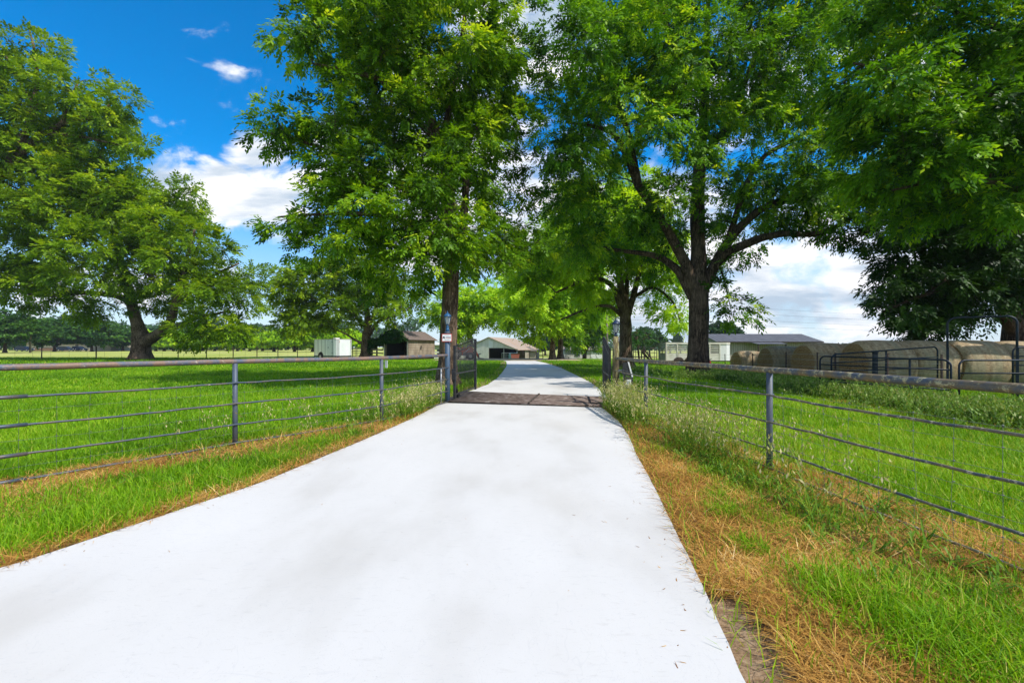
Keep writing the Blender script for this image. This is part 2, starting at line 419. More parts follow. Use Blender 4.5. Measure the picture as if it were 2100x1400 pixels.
    m2 = nt.nodes.new('ShaderNodeMix'); m2.data_type = 'RGBA'; L(mask, m2.inputs[0]); L(m1.outputs[2], m2.inputs[6]); L(r.outputs[0], m2.inputs[7])
    L(m2.outputs[2], bg.inputs[0])
build_world()

vs_ = scene.view_settings
scene.display_settings.display_device = 'sRGB'
vs_.view_transform = 'Standard'; vs_.look = 'None'; vs_.exposure = 0.36; vs_.gamma = 1; vs_.use_curve_mapping = False
cy = scene.cycles
cy.max_bounces = 6; cy.diffuse_bounces = 3; cy.glossy_bounces = 2; cy.transmission_bounces = 4; cy.transparent_max_bounces = 4
cy.use_denoising = True; cy.caustics_reflective = False; cy.caustics_refractive = False
cy.sample_clamp_indirect = 6

# ------------------------------------------------------------------ driveway edges (Y -> X)
EL = np.array([(-6, -14), (0, -7.0), (1.9, -4.4), (3.02, -3.4), (4.87, -2.75), (7.2, -2.36), (9.5, -2.05), (12.06, -1.85)])
ER = np.array([(-6, -.6), (0, .75), (2.03, 1.03), (2.95, 1.2), (4.86, 1.51), (6.3, 1.72), (7.5, 1.93), (9, 2.12), (11.1, 2.2)])
FL_ = np.array([(14.9, -1.5), (18, -.96), (22, -.7), (28, -.55), (37, -.42), (47, -.6), (58, -2.0)])
FR_ = np.array([(13.2, 2.66), (15.9, 3.07), (19.2, 3.3), (24.1, 3.4), (32.5, 3.5), (42, 3.2), (47, 2.8), (58, 1.8)])
def edgeL(y):
    y = np.asarray(y, float); return np.where(y < 13, np.interp(y, EL[:, 0], EL[:, 1]), np.interp(y, FL_[:, 0], FL_[:, 1]))
def edgeR(y):
    y = np.asarray(y, float); return np.where(y < 12, np.interp(y, ER[:, 0], ER[:, 1]), np.interp(y, FR_[:, 0], FR_[:, 1]))
def on_drive(x, y, m=0.0):
    return (x > edgeL(y) - m) & (x < edgeR(y) + m) & (y < 58)

LF = np.array([(-9.5, -2.0), (-7.3, 1.6), (-5.46, 4.85), (-4.2, 6.9), (-2.61, 9.1), (-1.73, 12.2)])      # left fence line
RF = np.array([(2.58, 11.3), (2.65, 9.0), (3.13, 5.53), (3.36, 2.98), (3.55, .2), (3.8, -3.0)])           # right fence line
def fenceXL(y): return np.interp(y, LF[:, 1], LF[:, 0])
def fenceXR(y): return np.interp(y, RF[::-1, 1], RF[::-1, 0])

def soil_at(x, y):
    """0 lush .. 1 bare / dry"""
    n = fbm(x * .9, y * .9, 3, 4)
    n2 = fbm(x * 2.3, y * 2.3, 9, 3)
    tR = x - edgeR(y); tL = edgeL(y) - x
    inR = (y < 12.2) & (x < fenceXR(y) + .5) & (tR > -.2)
    sR = (1 - ss(.55, 1.1, tR + (n2 - .5) * 1.0)) * (1 - .3 * ss(5, 8, y)) + .55 * ss(.49, .61, n) + .28
    dR = x - fenceXR(y)
    sR = np.maximum(sR, .6 * (1 - ss(0, .35, np.abs(dR))) * ss(.4, .6, n2 + .1))
    inL = (y < 12.5) & (x > fenceXL(y) - .35) & (tL > -.2)
    dL = x - fenceXL(y)
    sL = np.maximum(1 - ss(.08, .4, tL + (n2 - .5) * .4), (1 - ss(.3, .7, np.abs(dL - .25) + (n2 - .5) * .5))) + .35 * ss(.48, .6, n) + .08
    s = np.where(inR, sR, np.where(inL, sL, .0))
    # far side: brown rim along the upper drive, and bare strip by the corral weeds
    rim = (y > 13) & (y < 52)
    s = np.where(rim & ((tR > -.2) & (tR < .55) | (tL > -.2) & (tL < .55)), np.maximum(s, .75), s)
    cor = (1 - ss(.0, .6, np.abs(x - 9.0 - (n2 - .5)))) * (y > 4) * (y < 22)
    s = np.maximum(s, cor * .8)
    s = np.maximum(s, .5 * ss(.62, .72, fbm(x * .35, y * .35, 21, 4)) * (y > 12) * (y < 60) * (x > 3))
    return np.clip(s, 0, 1)

def build_ground():
    def axis(parts):
        out = []
        for a, b, s in parts: out.extend(np.arange(a, b, s))
        return np.unique(np.round(np.array(out), 4))
    xs = axis([(-3000, -600, 400), (-600, -150, 50), (-150, -40, 10), (-40, -12, 1.5), (-12, 12, .2), (12, 40, 1.2), (40, 150, 10), (150, 600, 50), (600, 3001, 400)])
    ys = axis([(-600, -40, 80), (-40, -6, 4), (-6, 0, .5), (0, 15, .2), (15, 60, 1), (60, 120, 5), (120, 300, 15), (300, 1000, 70), (1000, 4001, 500)])
    X, Y = np.meshgrid(xs, ys); Z = gz(X, Y) + (fbm(X * 1.3, Y * 1.3, 5) - .5) * .05 * (Y < 60)
    Z = np.where(on_drive(X, Y, .35), np.minimum(Z, gz(X, Y) - .03), Z)
    # the pit below the cattle guard
    pit = (Y > 11.4) & (Y < 14.9) & (X > -1.6) & (X < 2.3)
    Z = np.where(pit, -.3, Z)
    nx, ny = len(xs), len(ys)
    idx = np.arange(nx * ny).reshape(ny, nx)
    q = np.stack([idx[:-1, :-1], idx[:-1, 1:], idx[1:, 1:], idx[1:, :-1]], -1).reshape(-1, 4)
    me = bpy.data.meshes.new('ground')
    m, nt, b = newmat('ground_soil_and_turf')
    a = N(nt, 'ShaderNodeAttribute', attribute_name='soil')
    fa = N(nt, 'ShaderNodeAttribute', attribute_name='field')
    h = noise_out(nt, 14, 8, .7); h2 = noise_out(nt, 3, 5, .6); h3 = noise_out(nt, .12, 6, .6, stretch=(1, .35, 1)); h4 = noise_out(nt, 60, 4, .7)
    green = ramp(nt, h, [(.3, (.05, .1, .005)), (.6, (.13, .24, .006)), (.8, (.22, .33, .01))])
    dirt = ramp(nt, h, [(.25, (.11, .065, .035)), (.5, (.28, .185, .105)), (.7, (.43, .31, .2))])
    dirt = mix(nt, ramp(nt, h4, [(.55, (0, 0, 0)), (.65, (.8, .8, .8))]), dirt, (.1, .05, .02))
    ad = N(nt, 'ShaderNodeMath', operation='ADD'); nt.links.new(a.outputs['Fac'], ad.inputs[0])
    sc = N(nt, 'ShaderNodeMath', operation='MULTIPLY_ADD'); nt.links.new(h2, sc.inputs[0]); sc.inputs[1].default_value = .9; sc.inputs[2].default_value = -.45
    nt.links.new(sc.outputs[0], ad.inputs[1])
    c = mix(nt, ramp(nt, ad.outputs[0], [(.25, (0, 0, 0)), (.6, (1, 1, 1))]), green, dirt)
    past = ramp(nt, h3, [(.3, (.2, .29, .03)), (.5, (.38, .41, .09)), (.7, (.52, .47, .2))])
    c = mix(nt, fa.outputs['Fac'], c, past)
    nt.links.new(c, b.inputs['Base Color']); b.inputs['Roughness'].default_value = .95; b.inputs['Specular IOR Level'].default_value = .1
    bump(nt, b, h, .8, .03)
    o = np_mesh('ground', np.stack([X, Y, Z], -1).reshape(-1, 3), q.ravel(), np.full(len(q), 4), m, smooth=True)
    me = o.data
    at = me.attributes.new('soil', 'FLOAT', 'POINT'); at.data.foreach_set('value', soil_at(X, Y).astype(np.float32).ravel())
    fld = ss(46, 49, Y + X * .12) * (1 - ss(-22, -19, X)) * 1.0
    fld = np.maximum(fld, ss(95, 130, Y))
    at = me.attributes.new('field', 'FLOAT', 'POINT'); at.data.foreach_set('value', fld.astype(np.float32).ravel())
    tag(o, kind='structure')
build_ground()

def concrete():
    m, nt, b = newmat('white_concrete')
    h = noise_out(nt, .9, 5, .55, stretch=(1, .5, 1)); h2 = noise_out(nt, 9, 8, .7, stretch=(.35, 1.6, 1), dist=1.2); h3 = noise_out(nt, 130, 3, .6); h4 = noise_out(nt, .33, 2, .5)
    c = ramp(nt, h, [(.33, (.49, .472, .44)), (.5, (.562, .548, .523)), (.68, (.592, .578, .554))])
    c = mix(nt, ramp(nt, h2, [(.28, (.45, .45, .45)), (.4, (0, 0, 0))]), c, (.44, .44, .44))
    c = mix(nt, ramp(nt, h3, [(.27, (.75, .75, .75)), (.35, (0, 0, 0))]), c, (.3, .28, .26))
    h5 = noise_out(nt, 38, 4, .7, stretch=(.3, 1, 1), dist=.5)
    c = mix(nt, ramp(nt, h5, [(.3, (.35, .35, .35)), (.42, (0, 0, 0))]), c, (.42, .4, .37))
    c = mix(nt, ramp(nt, h4, [(.5, (0, 0, 0)), (.7, (.3, .3, .3))]), c, (.52, .49, .44))
    # fine curved brush and tyre scuffs
    w = N(nt, 'ShaderNodeTexNoise'); w.inputs['Scale'].default_value = 2.2; w.inputs['Detail'].default_value = 2; w.inputs['Distortion'].default_value = 3.5
    tc = nt.nodes.new('ShaderNodeTexCoord'); nt.links.new(tc.outputs['Object'], w.inputs['Vector'])
    sc = ramp(nt, w.outputs[0], [(.493, (0, 0, 0)), (.5, (.22, .22, .22)), (.507, (0, 0, 0))])
    c = mix(nt, sc, c, (.4, .4, .4))
    nt.links.new(c, b.inputs['Base Color']); b.inputs['Roughness'].default_value = .85; b.inputs['Specular IOR Level'].default_value = .25
    bump(nt, b, h3, .15, .004)
    return m
M['concrete'] = concrete()

def strip(name, ys, xl, xr, z, mat, thick=.09, wob=0.0):
    mb = MB(); n = len(ys); k = 9
    for i, y in enumerate(ys):
        yl, yr = y if isinstance(y, tuple) else (y, y)
        for j in range(k):
            t = j / (k - 1); x = xl[i] + (xr[i] - xl[i]) * t
            if j in (0, k - 1) and wob: x += (random.random() - .5) * wob
            yy = yl + (yr - yl) * t
            mb.v.append((x, yy, z + GZ(x, yy)))
    fs = [(i * k + j, i * k + j + 1, (i + 1) * k + j + 1, (i + 1) * k + j) for i in range(n - 1) for j in range(k - 1)]
    rim = [j for j in range(k)] + [i * k + k - 1 for i in range(1, n)] + [(n - 1) * k + j for j in range(k - 2, -1, -1)] + [i * k for i in range(n - 2, 0, -1)]
    o = len(mb.v); mb.v.extend([(mb.v[r][0], mb.v[r][1], mb.v[r][2] - thick) for r in rim])
    fs += [(rim[(i + 1) % len(rim)], rim[i], o + i, o + (i + 1) % len(rim)) for i in range(len(rim))]
    mb.f = fs; mb.s = [False] * len(fs)
    return mb.build(name, mat)
# near slab, its far edge following the slanted guard
tt = np.linspace(0, 1, 90)
ysl = -6 + (12.06 + 6) * tt; ysr = -6 + (11.1 + 6) * tt
drv = strip('driveway', list(zip(ysl, ysr)), np.interp(ysl, EL[:, 0], EL[:, 1]), np.interp(ysr, ER[:, 0], ER[:, 1]), .03, M['concrete'], wob=.01)
tag(drv, kind='structure')
ysl = 14.9 + (50 - 14.9) * tt; ysr = 13.2 + (50 - 13.2) * tt
drv2 = strip('driveway', list(zip(ysl, ysr)), np.interp(ysl, FL_[:, 0], FL_[:, 1]), np.interp(ysr, FR_[:, 0], FR_[:, 1]), .03, M['concrete'], wob=.02)
tag(drv2, kind='structure')
lot = MB(); k = 20
for i in range(k):
    for j in range(k):
        x = -9 + 17 * j / (k - 1); y = 50.5 + 26 * i / (k - 1) + (x * x) * .008; lot.v.append((x, y, GZ(x, y) + .02))
lot.f = [(i * k + j, i * k + j + 1, (i + 1) * k + j + 1, (i + 1) * k + j) for i in range(k - 1) for j in range(k - 1)]; lot.s = [False] * len(lot.f)
tag(lot.build('dirt_lot', M['dirt']), kind='structure')

# ------------------------------------------------------------------ grass
def blades(name, xy, h, w, tint, mat, lean=.5, flat=None, z0=None, curl=.6):
    n = len(xy)
    az = RNG.uniform(0, 2 * PI, n); faz = az + RNG.normal(0, .5, n) + PI / 2
    d = np.stack([np.cos(az), np.sin(az)], -1); s = np.stack([np.cos(faz), np.sin(faz)], -1)
    ln = np.abs(RNG.normal(0, lean, n)) + .08
    if flat is not None: ln = flat
    ca = np.cos(ln); sa = np.sin(ln)
    ln2 = np.minimum(ln + np.abs(RNG.normal(curl, .3, n)), 2.3 if flat is None else 1.62); cb = np.cos(ln2); sb = np.sin(ln2)
    z = (gz(xy[:, 0], xy[:, 1]) if z0 is None else z0) - .005
    base = np.concatenate([xy, z[:, None]], 1)
    mid = base + np.concatenate([d * (sa * h * .55)[:, None], (ca * h * .55)[:, None]], 1)
    tip = mid + np.concatenate([d * (sb * h * .45)[:, None], (cb * h * .45)[:, None]], 1)
    tip[:, 2] = np.maximum(tip[:, 2], z + .01)
    so_ = np.concatenate([s * (w * .5)[:, None], np.zeros((n, 1))], 1)
    V = np.stack([base - so_, base + so_, mid + so_ * .85, mid - so_ * .85, tip], 1).reshape(-1, 3)
    i0 = (np.arange(n) * 5)[:, None]
    fl = np.concatenate([i0 + np.array([[0, 1, 2, 3]]), i0 + np.array([[3, 2, 4]])], 1).ravel()
    sz = np.tile([4, 3], n)
    return np_mesh(name, V, fl, sz, mat, np.repeat(tint, 2))

def scatter(d0, d1, dens, widen=1.42):
    area_k = 2100 / F * widen
    n = int(dens * area_k * (d1 * d1 - d0 * d0) / 2)
    y = np.sqrt(RNG.uniform(d0 * d0, d1 * d1, n)); x = RNG.uniform(-.5, .5, n) * area_k * y
    return np.stack([x, y], -1)

def clear_of_things(x, y):
    ok = ~on_drive(x, y, -.02)
    ok &= ~((y > 10.9) & (y < 15) & (x > -1.85 + .14 * (y - 12)) & (x < 2.75))
    return ok

parts = []
def lawn():
    XY = []; H = []; W = []
    for d0, d1, dens, h, w in ((1.5, 4, 2600, .13, .0055), (4, 8, 2000, .135, .0065), (8, 16, 800, .14, .010), (16, 32, 260, .15, .02), (32, 52, 60, .16, .045)):
        p = scatter(d0, d1, dens)
        x, y = p[:, 0], p[:, 1]
        s = soil_at(x, y)
        clump = fbm(x * 1.7, y * 1.7, 31, 3)
        keep = clear_of_things(x, y) & (RNG.random(len(p)) > s * .93 - .04)
        # nothing on the yellow pasture beyond the wire fence
        keep &= ~((y + x * .12 > 47) & (x < -20))
        keep &= ~((y > 49.5) & (x > -9) & (x < 8))
        p = p[keep]; x, y = p[:, 0], p[:, 1]
        inR = (y < 12) & (x > edgeR(y)) & (x < fenceXR(y))
        hh = h * RNG.uniform(.55, 1.35, len(p)) * (.65 + .8 * clump[keep])
        hh = np.where(inR, hh * .95, hh)
        XY.append(p); H.append(hh); W.append(w * RNG.uniform(.7, 1.3, len(p)))
    xy = np.concatenate(XY); h = np.concatenate(H); w = np.concatenate(W)
    t = .47 + (fbm(xy[:, 0] * .5, xy[:, 1] * .5, 41, 3) - .5) * .8 + (fbm(xy[:, 0] * 2.6, xy[:, 1] * 2.6, 43, 2) - .5) * .45 + RNG.normal(0, .18, len(xy))
    ya = (xy[:, 1] < 12) & (xy[:, 0] > 0); t = np.where(ya, t + .12, t)
    t = np.where(RNG.random(len(xy)) < np.where(ya, .1, .025), .99, np.clip(t, 0, .93))
    tag(blades('lawn_grass', xy, h, w, t, M['grass'], lean=.38), kind='stuff')
lawn()

def tall_verge():
    # lush long tufts on the right verge and shorter ones on the left
    XY = []; H = []
    for (x, y, r, n, h) in [(2.15, 2.3, .42, 1900, .24), (1.95, 2.75, .3, 800, .2), (2.6, 2.75, .3, 500, .18), (2.75, 2.15, .45, 1100, .24), (1.9, 4.1, .22, 420, .15), (2.05, 4.5, .2, 300, .14), (1.75, 3.35, .16, 260, .16), (2.3, 5.3, .3, 350, .15),
                            (2.35, 1.75, .5, 1700, .26), (2.3, 6.6, .35, 300, .17), (-3.5, 3.9, .5, 1600, .2), (-3.9, 4.3, .5, 1100, .2), (-3.3, 5.1, .35, 900, .18), (-4.2, 3.2, .5, 1500, .22), (-3.05, 5.9, .3, 700, .17), (-3.0, 7.0, .25, 500, .17)]:
        p = RNG.normal(0, .5, (n, 2)) * r + (x, y)
        f = ~on_drive(p[:, 0], p[:, 1], .1)
        p = p[f]; XY.append(p); H.append(h * RNG.uniform(.5, 1.25, len(p)))
    xy = np.concatenate(XY); h = np.concatenate(H)
    t = np.clip(RNG.normal(.55, .2, len(xy)), 0, .95); t[RNG.random(len(t)) < .03] = 1
    tag(blades('verge_grass', xy, h, .006 * RNG.uniform(.7, 1.3, len(xy)), t, M['grass'], lean=.5, curl=.75), kind='stuff')
tall_verge()

def straw():
    XY = []; W = []; Ls = []
    for d0, d1, dens, w, ln in ((1.5, 3.2, 12000, .0034, .16), (3.2, 6, 5200, .0045, .18), (6, 13, 1700, .007, .18)):
        p = scatter(d0, d1, dens); x, y = p[:, 0], p[:, 1]
        s = soil_at(x, y)
        dirt = (x - edgeR(y) < .22 + .1 * fbm(x * 4, y * 4, 2)) & (y < 2.75) & (x > 0)
        k = (RNG.random(len(p)) < s * 1.0) & (s > .22) & ~on_drive(x, y, RNG.exponential(.07, len(p)) - .02) & ~dirt & clear_of_things(x, y)
        p = p[k]; XY.append(p); W.append(w * RNG.uniform(.6, 1.4, len(p))); Ls.append(ln * RNG.uniform(.35, 1.5, len(p)))
    xy = np.concatenate(XY); w = np.concatenate(W); h = np.concatenate(Ls)
    n = len(xy)
    t = np.clip(.42 + (fbm(xy[:, 0] * 2, xy[:, 1] * 2, 77) - .5) * .6 + RNG.normal(0, .2, n), 0, 1)
    z = gz(xy[:, 0], xy[:, 1]) + RNG.uniform(0, .035, n)
    tag(blades('dry_straw', xy, h, w, t, M['straw'], flat=np.clip(RNG.normal(1.42, .2, n), .5, 1.57), z0=z, curl=.05), kind='stuff')
straw()

def litter():
    n = 220
    y = RNG.uniform(1.8, 12, n); side = RNG.random(n) < .6
    e = RNG.exponential(.28, n)
    x = np.where(side, edgeR(y) - e, edgeL(y) + e)
    far = RNG.random(n) < .12; x = np.where(far, edgeL(y) + (edgeR(y) - edgeL(y)) * RNG.random(n), x)
    xy = np.stack([x, y], -1); z = gz(x, y) + .034
    o = blades('leaf_litter', xy, RNG.uniform(.012, .06, n), RNG.uniform(.003, .011, n), np.clip(RNG.normal(.2, .2, n), 0, .8), M['straw'], flat=np.full(n, 1.5), z0=z, curl=.02)
    tag(o, kind='stuff')
litter()

def oats(name, spots, mat, hmin, hmax, seeds=True, leaf=3, wmul=1.0):
    """tall stems with leaves and nodding seed heads; spots = (x,y) array"""
    spots = spots[~on_drive(spots[:, 0], spots[:, 1], .04)]
    n = len(spots); V = []; Fl = []; Sz = []; T = []
    az = RNG.uniform(0, 2 * PI, n); H = RNG.uniform(hmin, hmax, n)
    d = np.stack([np.cos(az), np.sin(az), np.zeros(n)], -1); s = np.stack([-np.sin(az), np.cos(az), np.zeros(n)], -1)
    base = np.concatenate([spots, (gz(spots[:, 0], spots[:, 1]) - .01)[:, None]], 1)
    K = 6; off = 0
    lean = RNG.uniform(.12, .6, n)
    pts = []
    for k in range(K):
        t = k / (K - 1)
        hor = lean * H * t ** 2.2; ver = H * (t - .28 * lean * t ** 3)
        pts.append(base + d * hor[:, None] + np.stack([np.zeros(n), np.zeros(n), ver], -1))
    w = .0032 * wmul
    # stem strips
    st = np.stack([q for k in range(K) for q in (pts[k] - s * w * (1 - .6 * k / K), pts[k] + s * w * (1 - .6 * k / K))], 1).reshape(-1, 3)
    i0 = (np.arange(n) * 2 * K)[:, None]
    fl = np.concatenate([i0 + np.array([[2 * k, 2 * k + 1, 2 * k + 3, 2 * k + 2]]) for k in range(K - 1)], 1).ravel()
    V.append(st); Fl.append(fl + off); Sz.append(np.full(n * (K - 1), 4)); T.append(np.repeat(RNG.uniform(.3, .7, n), K - 1)); off += len(st)
    # leaves
    for j in range(leaf):
        k = RNG.integers(0, 3, n); b = np.take_along_axis(np.stack(pts, 1), k[:, None, None].repeat(3, 2), 1)[:, 0]
        a2 = RNG.uniform(0, 2 * PI, n); dd = np.stack([np.cos(a2), np.sin(a2), np.zeros(n)], -1); sd = np.stack([-np.sin(a2), np.cos(a2), np.zeros(n)], -1)
        L = RNG.uniform(.12, .32, n)[:, None]; up = RNG.uniform(.3, 1.0, n)[:, None]; z = np.array([[0, 0, 1.]])
        m_ = b + dd * L * .5 + z * L * .5 * up; tp = m_ + dd * L * .5 - z * L * RNG.uniform(.0, .4, n)[:, None]
        ww = .006 * wmul
        q = np.stack([b - sd * ww * .7, b + sd * ww * .7, m_ + sd * ww, m_ - sd * ww, tp], 1).reshape(-1, 3)
        i0 = (np.arange(n) * 5)[:, None]
        fl = np.concatenate([i0 + np.array([[0, 1, 2, 3]]), i0 + np.array([[3, 2, 4]])], 1).ravel()
        V.append(q); Fl.append(fl + off); Sz.append(np.tile([4, 3], n)); T.append(np.repeat(RNG.uniform(0, .45, n), 2)); off += len(q)
    if seeds:
        for j in range(7):
            t = RNG.uniform(.72, 1.0, n); f = t * (K - 1); k = np.minimum(f.astype(int), K - 2); fr = (f - k)[:, None]
            PP = np.stack(pts, 1); a = np.take_along_axis(PP, k[:, None, None].repeat(3, 2), 1)[:, 0]; c = np.take_along_axis(PP, (k + 1)[:, None, None].repeat(3, 2), 1)[:, 0]
            b = a * (1 - fr) + c * fr
            o = RNG.normal(0, .026, (n, 3)); o[:, 2] -= .02
            dr = nrm(np.stack([RNG.normal(0, .5, n), RNG.normal(0, .5, n), -np.ones(n)], -1)); sd = nrm(np.cross(dr, RNG.normal(0, 1, (n, 3))))
            L = RNG.uniform(.035, .065, n)[:, None] * wmul ** .5; b = b + o
            q = np.stack([b, b + dr * L * .5 + sd * .0085 * wmul, b + dr * L, b + dr * L * .5 - sd * .0085 * wmul], 1).reshape(-1, 3)
            i0 = (np.arange(n) * 4)[:, None]
            V.append(q); Fl.append((i0 + np.array([[0, 1, 2, 3]])).ravel() + off); Sz.append(np.full(n, 4)); T.append(RNG.uniform(.62, 1, n)); off += len(q)
    o = np_mesh(name, np.concatenate(V), np.concatenate(Fl), np.concatenate(Sz), mat, np.concatenate(T))
    tag(o, kind='stuff'); return o

def gspots(lst):
    return np.concatenate([RNG.normal(0, 1, (n, 2)) * (sx, sy) + (x, y) for x, y, sx, sy, n in lst])
oats('wild_oats', gspots([(2.42, 10.5, .18, .4, 200), (2.5, 9.5, .2, .35, 220), (2.35, 8.9, .14, .25, 70), (2.75, 8.2, .15, .4, 60), (2.6, 7.0, .16, .25, 80), (2.75, 6.3, .2, .3, 110), (2.5, 11.3, .2, .2, 70), (3.0, 5.2, .15, .3, 24), (2.25, 9.9, .1, .4, 40), (2.1, 7.6, .1, .5, 16), (2.6, 4.2, .3, .5, 18), (3.6, 6.2, .5, .8, 16)]), M['oats'], .38, .9)
oats('wild_oats', gspots([(-2.3, 9.9, .2, .4, 170), (-2.1, 11.0, .2, .45, 210), (-1.95, 11.9, .12, .25, 90), (-2.75, 9.0, .22, .3, 50), (-3.6, 7.9, .4, .5, 30), (-4.4, 6.6, .3, .5, 14)]), M['oats'], .32, .85)
# rough weeds along the corral and round the right-hand tree
yy = RNG.uniform(8, 23, 5200); cs = np.stack([9.9 + RNG.normal(0, .6, len(yy)) + .05 * (yy - 12), yy], -1)
cs = cs[RNG.random(len(cs)) < ss(.3, .62, fbm(cs[:, 0] * .9, cs[:, 1] * .9, 61, 3)) + .12]
oats('roadside_weeds', np.concatenate([cs, gspots([(9.2, 21.0, 1.0, .7, 500), (11, 23, 1.2, 1.2, 500), (7.0, 26, 1.5, 1.0, 250), (13.5, 25, 1.5, 1.5, 300), (12.2, 8.6, 1.4, .7, 800)])]), M['weeds'], .2, .62, leaf=5, wmul=2.0)

oats('verge_weeds', gspots([(2.72, 4.4, .16, .5, 34), (2.95, 3.4, .15, .4, 16), (2.3, 3.3, .2, .3, 8), (2.35, 5.2, .15, .5, 16), (2.5, 5.9, .2, .4, 30), (-2.9, 7.6, .12, .5, 12), (-3.8, 5.6, .3, .6, 14), (3.3, 4.2, .2, .6, 18)]), M['oats'], .05, .17, seeds=False, leaf=6, wmul=1.2)

# ------------------------------------------------------------------ trees
def leaf_mesh(name, C, D, Nn, L, W, tint, mat, parent):
    S = nrm(np.cross(D, Nn)); L = L[:, None]; W = W[:, None]
    V = np.stack([C, C + D * L * .45 + S * W * .5, C + D * L, C + D * L * .45 - S * W * .5], 1).reshape(-1, 3)
    n = len(C); fl = np.arange(4 * n); return np_mesh(name, V, fl, np.full(n, 4), mat, tint, parent)

def curve_pts(pts, sub=4):
    """Catmull-Rom through rows of (x,y,z,r)"""
    p = np.array(pts, float); out = []
    p = np.vstack([2 * p[0] - p[1], p, 2 * p[-1] - p[-2]])
    for i in range(1, len(p) - 2):
        for k in range(sub):
            t = k / sub
            out.append(.5 * ((2 * p[i]) + (-p[i - 1] + p[i + 1]) * t + (2 * p[i - 1] - 5 * p[i] + 4 * p[i + 1] - p[i + 2]) * t * t + (-p[i - 1] + 3 * p[i] - 3 * p[i + 1] + p[i + 2]) * t ** 3))
    out.append(p[-2]); o = np.array(out); o[:, 3] = np.maximum(o[:, 3], .006); return o

